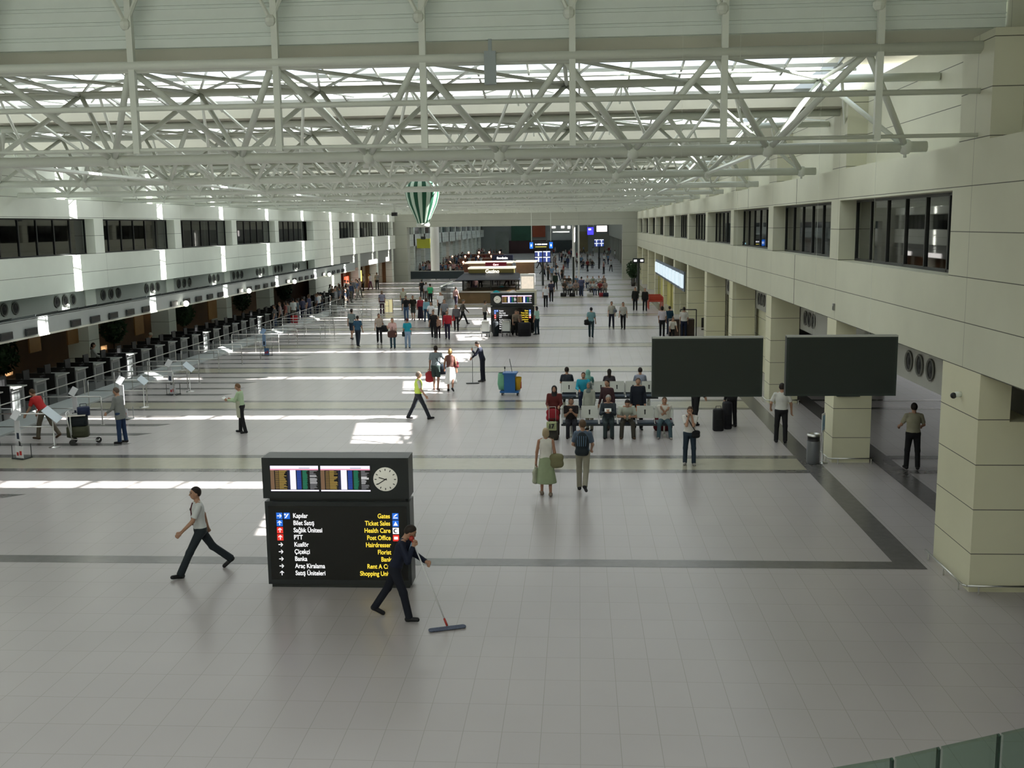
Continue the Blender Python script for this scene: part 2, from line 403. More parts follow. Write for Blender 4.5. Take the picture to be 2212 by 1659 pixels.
# ------------------------------------------------------------------ roof trusses
NS = 2.56
def star(o, k, off):
    """twin purlins and star-shaped struts under the glazing"""
    g = C0+PITCH*(k-1); y = g+6.7; n = 5 if k < 3 else 4
    P = lambda a, b, c: (a-off[0], b-off[1], c-off[2])
    for dy, dz in ((0, 0), (-0.35, 0.10)): o.tube(P(-21.4, y+dy, 9.74+dz), P(6.4, y+dy, 9.74+dz), 0.032, n=n, cap=False)
    for i in range(-7, 4):
        x = -1.52+NS*i
        if x > 6.2 or x < -21: continue
        for dx, yy, zz_ in ((-1.28, g+3.1, 9.22), (1.28, g+3.1, 9.22), (0.9, g+8.2, 9.7), (-0.9, g+8.2, 9.7), (0, g+8.2, 9.4)):
            if x < 1.5 or zz_ < 9.3: o.tube(P(x, y, 9.74), P(x+dx, yy, zz_), 0.027, n=n, cap=False)
        for dx in (-1.28, 1.28): o.tube(P(x, y, 9.74), P(x+dx, g+PITCH+1.65 if k < 10 else g+PITCH, 7.76 if k < 10 else 9), 0.04, n=n, cap=False)
def truss(k, parts=True):
    g = C0+PITCH*(k-1); ya, yb, yc = g-0.1 if k else g-0.32, g+1.65, g+3.1; zt, zb = (9.22 if k == 0 else 9.15), 7.76
    nt_ = [-0.24+NS*i for i in range(-8, 4) if -21.3 < -0.24+NS*i < 7.1]
    nb_ = [x+NS/2 for x in nt_ if x+NS/2 < 6.6]; nb_ = [nt_[0]-NS/2]+nb_
    nb_ = [x for x in nb_ if x > -21.4]
    name = 'roof_truss'
    seg = 8 if k < 3 else (6 if k < 7 else 4)
    ch = [('top_chord', (-21.4, ya, zt), (7.2, ya, zt), 0.09), ('top_chord', (-21.4, yc, zt), (7.2, yc, zt), 0.085), ('bottom_chord', (-21.4, yb, zb), (6.55, yb, zb), 0.105)]
    webs = []
    for x in nb_:
        for t in nt_:
            if abs(t-x) < NS*0.6:
                for yy in (ya, yc): webs.append(((x, yb, zb), (t, yy, zt), 0.062 if yy == ya else 0.05))
    for a, b in zip(nt_, nt_[1:]): webs.append(((a, ya, zt), (b, yc, zt), 0.035))
    for x in nt_: webs.append(((x, ya, zt), (x, yc, zt), 0.04))
    nodes = [(x, yb, zb) for x in nb_]
    if not parts:
        o = MB()
        for _, p, q, r in ch: o.tube(p, q, r, n=seg, cap=False)
        for p, q, r in webs: o.tube(p, q, r, n=4 if k > 4 else 5, cap=False)
        for p in nodes: o.ball(p, 0.14, 6, 4)
        # upper lattice up to the glazing
        star(o, k, (0, 0, 0))
        for x in [_x for _x in nt_ if _x < 2]: o.tube((x, yc, zt), (x+0.6, yc+2.2, 10.0), 0.03, n=4, cap=False).tube((x, yc, zt), (x-0.6, yc+2.2, 10.0), 0.03, n=4, cap=False)
        return o.build(name, steel)
    t = empty(name, (0, yb, zb))
    M = Matrix.Translation((0, -yb, -zb))
    sh = lambda p: tuple(M @ Vector(p))
    for nm, p, q, r in ch: MB().tube(sh(p), sh(q), r, n=10).build(nm, steel, t, True)
    for p, q, r in webs: MB().tube(sh(p), sh(q), r, n=7).build('web_tube', steel, t, True)
    for p in nodes: MB().ball(sh(p), 0.15, 10, 6).tube(sh((p[0], p[1], p[2]-0.2)), sh(p), 0.03, n=6).build('node', steel, t, True)
    for x in nt_:
        if x > 2: continue
        MB().tube(sh((x, yc, zt)), sh((x+0.6, yc+2.2, 10.0)), 0.03, n=5).tube(sh((x, yc, zt)), sh((x-0.6, yc+2.2, 10.0)), 0.03, n=5).build('roof_strut', steel, t)
    s_ = MB(); star(s_, k, (0, yb, zb)); s_.build('purlin_lattice', steel, t)
    return t
ORD = ['nearest', 'second', 'third', 'fourth', 'fifth', 'sixth', 'seventh', 'eighth', 'ninth', 'tenth', 'eleventh']
for k in range(0, 11):
    t = truss(k, k < 2)
    if k < 6: tag(t, 'white tubular steel roof truss spanning the hall, %s one from the viewer' % ORD[k], 'roof truss', 'roof trusses across the hall')
    else: tag(t, 'white tubular roof truss far down the hall among the crowded trusses', 'roof truss', 'distant roof trusses')
for x in (3.6, -11.76):
    m_ = MB()
    m_.tube((x, C0-PITCH+1.65, 7.76), (x, YEND-1, 7.76), 0.05, n=5)
    tag(m_.build('roof_tie_tube', steel), 'long white tie tube running lengthwise under the trusses, %s' % ('near the right wall' if x > 0 else 'over the left half of the hall'), 'tie tube')
# front frame with posts
fr = empty('roof_frame', (0, 18.35, 7.8), label='white steel grid frame of tall posts and rails hanging in front of the nearest truss', cat='steel frame')
for i in range(7):
    x = -10.42+2.58*i
    MB().box(x-0.055, -0.055, -0.06, x+0.055, 0.055, 5.7).build('post', steel, fr)
    MB().ball((x-0.05, -0.02, 2.15), 0.11, 8, 5).tube((x-0.05, -0.02, 2.15), (x-0.95, 0.0, 4.0), 0.04, n=6).tube((x-0.05, -0.02, 2.15), (x+0.85, 0.0, 4.0), 0.04, n=6).build('brace', steel, fr)
for z, r in ((1.45, 0.085), (0.72, 0.05), (0.0, 0.035)):
    MB().tube((-21, 0, z), (7.1, 0, z), r, n=10).build('rail', steel, fr, True)
for i in range(-4, 0):
    x = -10.42+2.58*i
    MB().box(x-0.055, -0.055, -0.06, x+0.055, 0.055, 5.7).build('post', steel, fr)
hb = MB(); hb.box(-0.1, -0.06, -0.55, 0.1, 0.06, 0); hb.box(-0.03, -0.03, 0, 0.03, 0.03, 0.2)
tag(hb.build('loudspeaker_box', mat('blue_grey_metal', (0.33, 0.38, 0.39), 0.5), loc=(-1.5, 18.2, 9.33)), 'grey loudspeaker box hanging under the top rail of the roof frame', 'loudspeaker')
for i, (u, v, k) in enumerate([(303, 168, 1), (572, 268, 2), (375, 372, 3), (92, 335, 3), (1450, 240, 2), (1228, 350, 3), (790, 352, 3), (230, 170, 1)]):
    p = aty(u, v, C0+PITCH*(k-1)-0.1 if i != 3 else C0+PITCH*2-0.1)
    t = empty('pendant_lamp', p, label=None)
    tag(t, 'white cylinder lamp hung from the roof steel, %s' % ['beside the second post from the left edge', 'over the check-in side, left of centre', 'low over the left half', 'far left above the gallery windows', 'right of centre under the skylight', 'below the truss at mid hall', 'over the queue left of the balloon', 'nearest the top left corner'][i], 'lamp', 'white pendant lamps')
    MB().lathe([(0.10, -0.22), (0.14, -0.2), (0.14, 0.12), (0.09, 0.2), (0.0, 0.2)], n=14).build('lamp_shade', mat('white_enamel', (0.8, 0.8, 0.76), 0.4), t, True)
    MB().tube((0, 0, 0.18), (0, 0, 9.2-p.z), 0.012, n=5).build('rod', steel, t)

# ------------------------------------------------------------------ circular vents
ring = empty('wall_vent', (0, 0, 0))
MB().lathe([(0.21, 0.0), (0.245, 0.01), (0.255, 0.04), (0.235, 0.055), (0.22, 0.045), (0.205, 0.02)], n=18).build('rim', mat('vent_rim', (0.17, 0.17, 0.15), 0.5), ring, True)
MB().lathe([(0.0, 0.045), (0.08, 0.04), (0.09, 0.012), (0.21, 0.01)], n=14).build('core', mat('vent_core', (0.03, 0.03, 0.03), 0.7), ring, True)
first = True
def vent(x, y, z, side, label, group):
    global first
    o = ring if first else copy_tree(ring); first = False
    o.location = (x, y, z); o.rotation_euler = (0, -math.pi/2 if side > 0 else math.pi/2, 0)
    tag(o, label, 'air vent', group)
for k in range(0, 9):
    for ai, a in enumerate((-4.9, -4.15, -3.4) if k == 0 else (-6.9, -6.3, -5.7, -2.6, -2.0, -1.4)):
        vent(7.745, C0+PITCH*k+a, 3.12, 1, 'round dark vent, %s of the %s trio beyond the %s right column' % (('nearest', 'middle', 'farthest')[ai % 3], 'only' if k == 0 else ('near', 'far')[ai//3], nth(k+1)),
             'nearest trio of vents' if k == 0 else 'vents along the right gallery')
for i, y in enumerate(LP[1:6]):
    for ai, a in enumerate((1.3, 2.1, 2.9, 6.2, 6.9, 7.6)):
        vent(XL-0.645, y+a, 3.42, -1, 'round vent above the glass check-in canopy, %s in the %s bay from the viewer' % (nth(ai+1), nth(i+1)), 'vents above the check-in canopy')

# ------------------------------------------------------------------ check-in canopy
cg = milky('frosted_canopy_glass', (0.62, 0.68, 0.68), 0.45)
cb = mat('grey_canopy_edge', (0.40, 0.43, 0.42), 0.5, var=0.05)
can = empty('glass_canopy', (-18.3, 20, 3.5), label='long frosted glass canopy with grey edge band over the check-in desks', cat='canopy')
MB().prism([(0, 0, 0), (0, 64, 0), (-3.6, 64, -0.62), (-3.6, 0, -0.62)], (0, 0, 0.02)).build('glass_roof', cg, can)
MB().box(-0.05, 0, -0.56, 0.0, 64, 0.03).build('edge_band', cb, can)
MB().box(-0.10, 0, -0.62, 0.03, 64, -0.56).build('edge_trim', mat('pale_trim', (0.72, 0.72, 0.62), 0.5), can)
for i in range(42):
    y = 0.6+i*1.54
    MB().prism([(-0.3, y-0.25, 0.02), (-0.3, y-0.2, 0.02), (-3.3, y+0.35, -0.50), (-3.3, y+0.3, -0.50)], (0, 0, 0.07)).build('rafter', darkm, can)
n = 0
for i in range(40):
    if i % 6 == 3: continue
    y = 20.9+i*1.54
    d = empty('counter_display', (-18.26, y, 2.98), label='dark counter display panel on the canopy edge, %s from the viewer' % nth(i+1), cat='display', group='displays along the canopy edge')
    MB().box(0, -0.36, 0, 0.05, 0.36, 0.24).build('casing', darkm, d)
    MB().box(0.05, -0.33, 0.03, 0.055, 0.33, 0.21).build('screen', mat('dead_screen', (0.015, 0.018, 0.018), 0.2), d)
for i, y in enumerate((46.5, 55.7, 64.9, 74.2)):
    s = empty('spot_lamp', (-18.06, y, 3.02), label='lit round spot lamp on the canopy edge, %s from the near end' % ORD[i].replace('nearest', 'first'), cat='lamp', group='spots on the canopy edge')
    MB().ball((0, 0, 0), 0.13, 10, 8).build('lens', glow((1, 0.98, 0.85), 6), s, True)
    MB().tube((-0.19, 0, 0), (-0.08, 0, 0), 0.1, n=10).build('housing', steel, s)

# ------------------------------------------------------------------ cross wall and the hall beyond
w = MB(); w.box(XL-0.9, YEND, 0, -20.1, YEND+1.8, 9.9); w.box(5.05, YEND, 0, XR+0.9, YEND+1.8, 9.9); w.box(-20.1, YEND, 6.28, 5.05, YEND+1.2, 9.9)
w.box(-20.1, YEND+1.2, 9.2, 5.05, YEND+1.4, 14); w.box(-20.1, YEND-.1, 6.28, 5.05, YEND, 6.42)
w.box(XL-8, YEND, 0, XL-0.9, YEND+.3, 8); w.box(XR+.9, YEND, 0, 26, YEND+.3, 8)
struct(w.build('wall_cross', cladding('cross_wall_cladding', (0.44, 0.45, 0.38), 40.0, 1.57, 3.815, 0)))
Y2 = 236.0
w = MB(); w.box(XL-0.5, YEND+1.8, 3.815, XL, Y2, 5.37); w.box(XL-0.5, YEND+1.8, 6.9, XL, Y2, 10)
w.box(XL-1.5, YEND+1.8, 0, XL-1.3, Y2, 3.9); w.box(XL-1.5, YEND+1.8, 3.9, XL-0.5, Y2, 4.0)
for k in range(0, 12):
    y = YEND+5+PITCH*k; w.box(XL-0.5, y-0.5, 0, XL, y+0.5, 6.9)
struct(w.build('wall_left', creamL))
w = MB(); w.box(XL-0.4, YEND+2, 5.37, XL-0.35, Y2, 6.9); struct(w.build('window_%d' % wn, mat('far_window_glass', (0.12, 0.14, 0.15), 0.1))); wn += 1
w = MB(); w.box(XR, YEND+1.8, 3.815, XR+0.5, Y2, 10)
for k in range(0, 12):
    y = YEND+5+PITCH*k; w.box(XR, y-0.5, 0, XR+0.5, y+0.5, 3.9)
w.box(XR+3, YEND+1.8, 0, XR+3.2, Y2, 3.9); w.box(XR+0.5, YEND+1.8, 3.9, XR+3.2, Y2, 4.0)
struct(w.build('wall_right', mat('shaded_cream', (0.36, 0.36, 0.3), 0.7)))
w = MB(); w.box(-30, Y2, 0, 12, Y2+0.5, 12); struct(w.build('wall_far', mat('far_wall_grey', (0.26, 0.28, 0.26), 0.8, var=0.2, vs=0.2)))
# its roof, with milky strips
for k in range(12, 24):
    g = C0+PITCH*(k-1)
    struct(MB().box(-24, g-0.7, 9.9, 9, g+5.6, 10.0).build('ceiling', roofm))
    struct(MB().box(-24, g+5.6, 9.9, 9, g+PITCH-0.7, 9.92).build('ceiling', milk))
struct(MB().box(-30, 121.3, 14, 12, 122, 14.1).build('ceiling', roofm))
# upper walls closing the sides over the near hall's gallery
# ------------------------------------------------------------------ free-standing information signs
case = mat('black_sign_casing', (0.022, 0.026, 0.028), 0.35, spec=0.4)
G = dict(white=glow((1, 1, 1), 0.54), yel=glow((1, 0.72, 0.05), 0.57), blue=glow((0.01, 0.16, 0.75), 0.48), red=glow((0.85, 0.03, 0.02), 0.48),
         brown=glow((0.23, 0.13, 0.07), 0.36), gold=glow((0.42, 0.28, 0.06), 0.36), grn=glow((0.01, 0.22, 0.12), 0.36), bl2=glow((0.02, 0.07, 0.42), 0.42),
         lil=glow((0.85, 0.82, 1), 0.57), pink=glow((0.9, 0.35, 0.5), 0.48), gry=glow((0.3, 0.3, 0.32), 0.36), nav=glow((0.005, 0.01, 0.06), 0.36))
def flights(parent, x0, z0, x1, z1, y, tabs=True):
    """one lit departures screen: header, coloured columns, text dashes, footer"""
    gm = list(G.keys()); mats = [G[k] for k in gm]+[black]; K = {k: i for i, k in enumerate(gm)}
    w = x1-x0; h = z1-z0; o = MB()
    def r(a, b, c, d, k, e=0.001): o.quad((x0+w*a, y-e, z0+h*b), (x0+w*c, y-e, z0+h*b), (x0+w*c, y-e, z0+h*d), (x0+w*a, y-e, z0+h*d), K.get(k, len(gm)))
    r(0, 0, 1, 1, 'x', 0.0)
    r(0, 0.88, 1, 1, 'lil'); r(0, 0.83, 1, 0.88, 'pink'); r(0, 0.0, 1, 0.055, 'lil')
    rnd = random.Random(int(abs(x0)*100))
    r(0.0, 0.07, 0.08, 0.83, 'brown'); r(0.41, 0.07, 0.53, 0.84, 'lil')
    if tabs: r(0.36, 0.07, 0.41, 0.82, 'nav')
    for i in range(19):
        b = 0.085+i*0.039
        r(0.10, b, 0.17, b+0.02, 'gold' if i % 2 else 'brown', 0.002)
        r(0.18, b, 0.18+0.14*rnd.uniform(0.6, 1.2), b+0.026, 'gold', 0.002)
        r(0.55, b, 0.64, b+0.027, 'bl2', 0.002)
        r(0.67, b, 0.67+0.1*rnd.uniform(0.8, 1.1), b+0.03, 'grn', 0.002)
        r(0.82, b, 0.82+0.15*rnd.uniform(0.5, 1.1), b+0.018, 'white' if 5 < i < 15 and rnd.random() < 0.6 else 'gry', 0.002)
    r(0.60, 0.90, 0.82, 0.92, 'gry', 0.002)
    o.build('flight_list', mats, parent)
def arrow(o, cx, cz, s, ang, y, k):
    c, n = math.cos(ang), math.sin(ang)
    P = lambda a, b: (cx+(a*c-b*n)*s, y, cz+(a*n+b*c)*s)
    o.prism([P(-0.38, -0.07), P(0.2, -0.07), P(0.2, 0.07), P(-0.38, 0.07)], (0, -0.002, 0), k)
    for sg in (1, -1): o.prism([P(0.42, 0), P(0.28, 0), P(-0.02, 0.3*sg), P(0.1, 0.36*sg)], (0, -0.002, 0), k)
LEFT = ['Kapılar', 'Bilet Satış', 'Sağlık Ünitesi', 'PTT', 'Kuaför', 'Çiçekçi', 'Banka', 'Araç Kiralama', 'Satış Üniteleri']
RIGHT = ['Gates', 'Ticket Sales', 'Health Care', 'Post Office', 'Hairdresser', 'Florist', 'Bank', 'Rent A Car', 'Shopping Units']
def info_sign(loc, rz, label, clock_left):
    t = empty('information_sign', loc, rz, label, 'sign')
    W = 1.3
    MB().box(-W, 0, 0.07, W, 0.42, 1.60).build('lower_cabinet', case, t)
    MB().box(-W+0.08, 0.05, 1.60, W-0.08, 0.38, 1.665).build('neck', case, t)
    MB().box(-W-0.01, -0.03, 1.665, W+0.0, 0.45, 2.40).build('upper_cabinet', case, t)
    MB().box(-W+0.05, 0.05, 0, W-0.05, 0.37, 0.07).build('plinth', darkm, t)
    MB().box(-W+0.06, -0.004, 0.16, W-0.06, 0.0, 1.52).build('direction_panel', mat('black_acrylic', (0.008, 0.009, 0.009), 0.15), t)
    c = -1 if clock_left else 1
    sx = [(-1.16, -0.30), (-0.26, 0.62)] if not clock_left else [(-0.62, 0.26), (0.30, 1.16)]
    for a, b in sx:
        s = MB().box(a-0.01, -0.036, 1.79, b+0.01, -0.03, 2.27).build('screen', black, t)
        flights(s, a, 1.80, b, 2.26, -0.037)
    ck = empty('clock', (0.89*c, -0.035, 2.02)); ck.parent = t
    R_ = Matrix.Rotation(math.pi/2, 4, 'X')
    MB().lathe([(0, 0.01), (0.205, 0.01), (0.215, 0.004), (0.215, 0)], n=28, M=R_).build('dial', mat('clock_dial', (0.55, 0.54, 0.46), 0.5, emit=(0.9, 0.9, 0.8), es=0.12), ck, True)
    hm = MB()
    for i in range(12):
        a = i*math.pi/6; hm.box(0.155, -0.014, -0.008, 0.19, -0.011, 0.008, M=Matrix.Rotation(a, 4, 'Y'))
    hm.build('hour_marks', mat('clock_marks', (0.08, 0.08, 0.07), 0.6), ck)
    for L, a, nm in ((0.12, math.radians(163), 'hour_hand'), (0.17, math.radians(213), 'minute_hand')):
        MB().box(-0.03, -0.018, -0.008, L, -0.015, 0.008, M=Matrix.Rotation(-a, 4, 'Y')).build(nm, black, ck)
    z = 1.335; dz = 0.1325
    for i, (l, r) in enumerate(zip(LEFT, RIGHT)):
        zz = z-i*dz
        text(l, 0.118, 'lettering', G['white'], t, (-0.80+0.0, -0.006, zz-0.03), sx=0.80, bold=0.0015)
        text(r, 0.118, 'lettering', G['yel'], t, (0.945, -0.006, zz-0.03), 'RIGHT', sx=0.80, bold=0.0015)
        ic = MB()
        bg_ = {0: 2, 1: 2, 2: 3, 3: 3}.get(i)
        if bg_ is not None: ic.box(-1.10, -0.007, zz-0.052, -0.99, -0.004, zz+0.062, bg_)
        arrow(ic, -1.045, zz+0.005, 0.105, 0 if i in (0, 4, 5, 6, 7) else math.pi/2, -0.0075, 0)
        if i == 0:
            ic.box(-0.965, -0.007, zz-0.052, -0.855, -0.004, zz+0.062, 2)
            ic.prism([(-0.95, -0.0075, zz-0.035), (-0.925, -0.0075, zz-0.035), (-0.87, -0.0075, zz+0.045), (-0.895, -0.0075, zz+0.045)], (0, -0.002, 0), 0)
            ic.prism([(-0.955, -0.0075, zz+0.015), (-0.925, -0.0075, zz+0.015), (-0.925, -0.0075, zz+0.045), (-0.955, -0.0075, zz+0.045)], (0, -0.002, 0), 0)
        ic.build('arrow_icon', [G['white'], G['yel'], G['blue'], G['red']], t)
        if i < 4:
            q = MB(); q.box(0.985, -0.007, zz-0.052, 1.095, -0.004, zz+0.062, [2, 2, 0, 3][i])
            if i == 0: q.box(1.0, -0.009, zz-0.03, 1.08, -0.0075, zz-0.015, 0); q.prism([(1.0, -0.0075, zz), (1.03, -0.0075, zz), (1.085, -0.0075, zz+0.045), (1.05, -0.0075, zz+0.045)], (0, -0.002, 0), 0)
            if i == 1: q.prism([(1.0, -0.0075, zz-0.03), (1.08, -0.0075, zz-0.03), (1.04, -0.0075, zz+0.045)], (0, -0.002, 0), 0)
            if i == 2:
                for a in range(8):
                    t0, t1 = math.radians(50+a*32), math.radians(82+a*32)
                    q.prism([(1.04+0.042*math.cos(t0), -0.0075, zz+0.005+0.042*math.sin(t0)), (1.04+0.042*math.cos(t1), -0.0075, zz+0.005+0.042*math.sin(t1)),
                             (1.048+0.03*math.cos(t1), -0.0075, zz+0.005+0.03*math.sin(t1)), (1.048+0.03*math.cos(t0), -0.0075, zz+0.005+0.03*math.sin(t0))], (0, -0.002, 0), 4)
            if i == 3: q.box(1.005, -0.009, zz-0.02, 1.075, -0.0075, zz+0.03, 0)
            q.build('service_icon', [G['white'], G['yel'], G['blue'], G['red'], black], t)
    return t
info_sign((-4.29, 17.5, 0), 0.0, 'black two-tier information sign with lit flight screens, clock and direction list, beside the mopping man', False)
info_sign((-3.96, 61.4, 0), 0.0, 'black information sign behind parked luggage trolleys, its clock on the left', True)

# ------------------------------------------------------------------ two big dark screens hung at the right
for i, (u0, v0, u1, v1) in enumerate([(1409, 730, 1646, 857), (1700, 727, 1935, 855)]):
    a = aty(u0, v0, 15); b = aty(u1, v1, 15); cx_, cz = (a.x+b.x)/2, (a.z+b.z)/2; hw, hh = (b.x-a.x)/2, (a.z-b.z)/2
    t = empty('hanging_display', (cx_, 15, cz), label=['large blank dark display panel, the one hanging in front of the waiting seats', 'large blank dark display panel, the one hanging in front of the right columns'][i], cat='display')
    MB().box(-hw, 0, -hh, hw, 0.12, hh).build('casing', mat('dark_green_black_casing', (0.012, 0.02, 0.017), 0.5), t)
    MB().box(-hw+0.03, -0.004, -hh+0.03, hw-0.03, 0.0, hh-0.03).build('screen', mat('matt_black_screen', (0.006, 0.011, 0.009), 0.45), t)
    for s_ in (-0.5, 0.5): MB().tube((hw*s_, 0.06, hh), (hw*s_, 0.06, 13.6-cz), 0.0015, n=4).build('cable', steel, t)
    MB().box(-hw, -0.006, hh-0.012, hw, 0.12, hh+0.01).build('top_trim', dsteel, t)

# ------------------------------------------------------------------ waiting seats
plast = mat('light_grey_metal_seat', (0.50, 0.51, 0.47), 0.35, 0.3)
navyv = mat('navy_vinyl_cushion', (0.02, 0.035, 0.06), 0.5)
SP = 0.565
def bench(n, loc, rz, label):
    t = empty('beam_bench', loc, rz, label, 'bench', None)
    MB().box(-0.02, 0.18, 0.30, n*SP+0.02, 0.26, 0.36).build('beam', mat('dark_beam', (0.07, 0.09, 0.1), 0.4), t)
    for i in range(n):
        x = i*SP
        MB().box(x+0.03, -0.02, 0.40, x+SP-0.03, 0.44, 0.44).build('seat', navyv, t)
        o = MB(); a, b = x+0.03, x+SP-0.03
        y0, y1, z0, z1 = 0.44, 0.54, 0.50, 0.86; c_ = (a+b)/2
        # back panel with a dark grip slot: four boards around the slot
        def pl(xa, xb, za, zb):
            f = lambda z: y0+(y1-y0)*(z-z0)/(z1-z0)
            o.prism([(xa, f(za), za), (xb, f(za), za), (xb, f(zb), zb), (xa, f(zb), zb)], (0, 0.025, 0))
        pl(a, c_-0.02, z0, z1); pl(c_+0.02, b, z0, z1); pl(c_-0.02, c_+0.02, z0, 0.60); pl(c_-0.02, c_+0.02, 0.74, z1)
        o.build('backrest', plast, t)
        MB().box(c_-0.025, 0.50, 0.59, c_+0.025, 0.52, 0.75).build('grip_slot', black, t)
    for i in range(n+1):
        x = i*SP
        MB().path([(x, 0.5, 0.80), (x, 0.46, 0.5), (x, 0.22, 0.33)], 0.013, 6).build('seat_bracket', plast, t)
    for x in (SP*0.5, SP*(n-0.5)):
        MB().tube((x, 0.22, 0.3), (x, 0.22, 0.05), 0.025, n=8).box(x-0.03, -0.05, 0, x+0.03, 0.5, 0.05).build('leg', plast, t)
    return t
pF = gp(1214, 877, 0.86); pB = gp(1212, 825, 0.86); pF.y -= 0.53; pB.y -= 0.53
bench(6, (pF.x, pF.y, 0), 0, 'front row of grey metal waiting seats facing the viewer')
bench(6, (pB.x, pB.y, 0), 0, 'second row of grey metal waiting seats behind the front one')
bench(6, (pB.x+6*SP, pB.y+1.22, 0), math.pi, 'row of grey waiting seats turned away, back to back with the second row')

# ------------------------------------------------------------------ litter bin, poster stand, column guards, small wall things
p = gp(1756, 1001)
t = empty('litter_bin', p, label='round steel litter bin with dark top by the right column', cat='bin')
MB().lathe([(0.0, 0.0), (0.165, 0.0), (0.165, 0.03), (0.175, 0.05), (0.175, 0.62)], n=24).build('body', mat('grey_bin_steel', (0.22, 0.23, 0.25), 0.35, 0.5), t, True)
MB().lathe([(0.175, 0.62), (0.16, 0.63), (0.16, 0.74), (0.175, 0.75)], n=24).build('opening', black, t, True)
MB().lathe([(0.178, 0.75), (0.178, 0.79), (0.14, 0.82), (0.12, 0.79), (0.0, 0.79)], n=24).build('lid', inox, t, True)
p = gp(1776, 1000)
t = empty('poster_stand', p, label='thin pole stand with a blue and white poster beside the litter bin', cat='stand')
MB().lathe([(0, 0), (0.14, 0), (0.14, 0.015), (0.02, 0.03), (0.02, 1.0)], n=14).build('pole', inox, t, True)
MB().box(-0.13, -0.012, 0.85, 0.10, 0.012, 1.35, M=Matrix.Rotation(1.05, 4, 'Z')).build('poster_frame', mat('pale_frame', (0.6, 0.65, 0.66), 0.4), t)
MB().box(-0.12, -0.016, 0.90, 0.09, -0.012, 1.30, M=Matrix.Rotation(1.05, 4, 'Z')).build('poster', mat('blue_poster', (0.05, 0.25, 0.5), 0.4, var=0.6, vs=7), t)
def guard(x0, y0, x1, y1, label):
    t = empty('column_guard', (x0, y0, 0), label=label, cat='guard rail')
    w_, d_ = x1-x0, y1-y0; m_ = MB()
    m_.path([(0, d_, .15), (0, 0.06, .15), (0.06, 0, .15), (w_, 0, .15)], 0.018, 8); m_.build('rail', inox, t, True)
    for x, y in ((0, d_-0.15), (0, d_*0.5), (0, 0.25), (0.25, 0), (w_-0.06, 0)):
        MB().tube((x, y, 0), (x, y, .15), 0.014, n=6).build('rail_foot', inox, t)
guard(6.60, 17.5, 7.72, 19.5, 'low steel guard rail around the nearest right column')
guard(6.60, 27.30, 7.78, 28.4, 'low steel guard rail around the second right column')
guard(6.60, 27.30+PITCH, 7.78, 28.4+PITCH, 'low steel guard rail around the third right column')
p = atx(2076, 852, XR)
t = empty('security_camera', p, label='small dome security camera on the nearest right column', cat='camera')
MB().tube((0, 0, 0), (-0.10, 0, 0), 0.05, n=12).build('mount', steel, t, True)
MB().ball((-0.13, 0, -0.02), 0.055, 12, 8).build('dome', black, t, True)
p = atx(1803, 663, XR); t = MB().box(-0.05, -0.05, -0.09, 0, 0.05, 0.09).box(-0.055, -0.03, -0.07, -0.05, 0.03, 0.02, 1).build('wall_sensor', [mat('sensor_grey', (0.25, 0.25, 0.22), 0.5), black], loc=p)
tag(t, 'small grey sensor box alone on the right gallery fascia', 'sensor')
a = aty(1817, 849, 26.9); b = aty(1868, 862, 26.9)
t = empty('exit_sign', ((a.x+b.x)/2, 27.46, (a.z+b.z)/2), label='black sign with yellow line on the second right column, under the dark display', cat='sign')
MB().box(-0.3, -0.12, -0.09, 0.3, 0.0, 0.12).build('casing', black, t)
MB().box(-0.12, -0.125, -0.03, 0.22, -0.12, -0.0).build('yellow_line', mat('dim_yellow', (0.35, 0.28, 0.03), 0.5, emit=(1, .8, .1), es=0.12), t)

# glass balustrade of the viewer's gallery
gg = glassmat('greenish_balustrade_glass', (0.66, 0.78, 0.71), 0.06)
pts = [gp(1700, 1675, 5.3), gp(1928, 1636, 5.3), gp(2028, 1613, 5.3), gp(2158, 1584, 5.3), gp(2330, 1545, 5.3)]
bal = empty('glass_balustrade', pts[0], label='greenish frameless glass balustrade at the lower right corner', cat='balustrade')
for i, (a, b) in enumerate(zip(pts, pts[1:])):
    d = (b-a).normalized()*0.006; a_ = a-pts[0]+d; b_ = b-pts[0]-d
    MB().prism([a_, b_, b_-Vector((0, 0, 1.1)), a_-Vector((0, 0, 1.1))], (0, -0.012, 0)).build('glass_panel', gg, bal)
    MB().prism([b_-Vector((0, 0, 0.0)), b_+d*1.0, b_+d*1.0-Vector((0, 0, 1.1)), b_-Vector((0, 0, 1.1))], (0, -0.012, 0)).build('joint', mat('dark_green_glass_edge', (0.01, 0.03, 0.02), 0.3), bal)
q = gp(2195, 1640, 5.0)

# ------------------------------------------------------------------ hot-air balloon decoration
p = aty(912, 410, 43.5)
bl = empty('hanging_balloon', (p.x, 43.5, p.z), label='green and white striped balloon decoration hanging from the roof', cat='balloon')
gm_, wm_ = mat('dark_green_fabric', (0.01, 0.10, 0.05), 0.7), mat('pale_mint_fabric', (0.62, 0.78, 0.66), 0.7)
prof = [(0.0, 0.62), (0.25, 0.58), (0.48, 0.45), (0.64, 0.25), (0.72, 0.0), (0.69, -0.28), (0.60, -0.60), (0.45, -0.92), (0.32, -1.2), (0.25, -1.38)]
e = MB(); n = 24; b0 = 0
for r, z in prof:
    for i in range(n): e.v.append((r*math.cos(2*math.pi*(i+.5)/n), r*math.sin(2*math.pi*(i+.5)/n), z))
for j_ in range(len(prof)-1):
    for i in range(n):
        e.f.append((j_*n+i, j_*n+(i+1) % n, (j_+1)*n+(i+1) % n, (j_+1)*n+i)); e.m.append((i//1) % 2)
e.build('envelope', [gm_, wm_], bl, True)
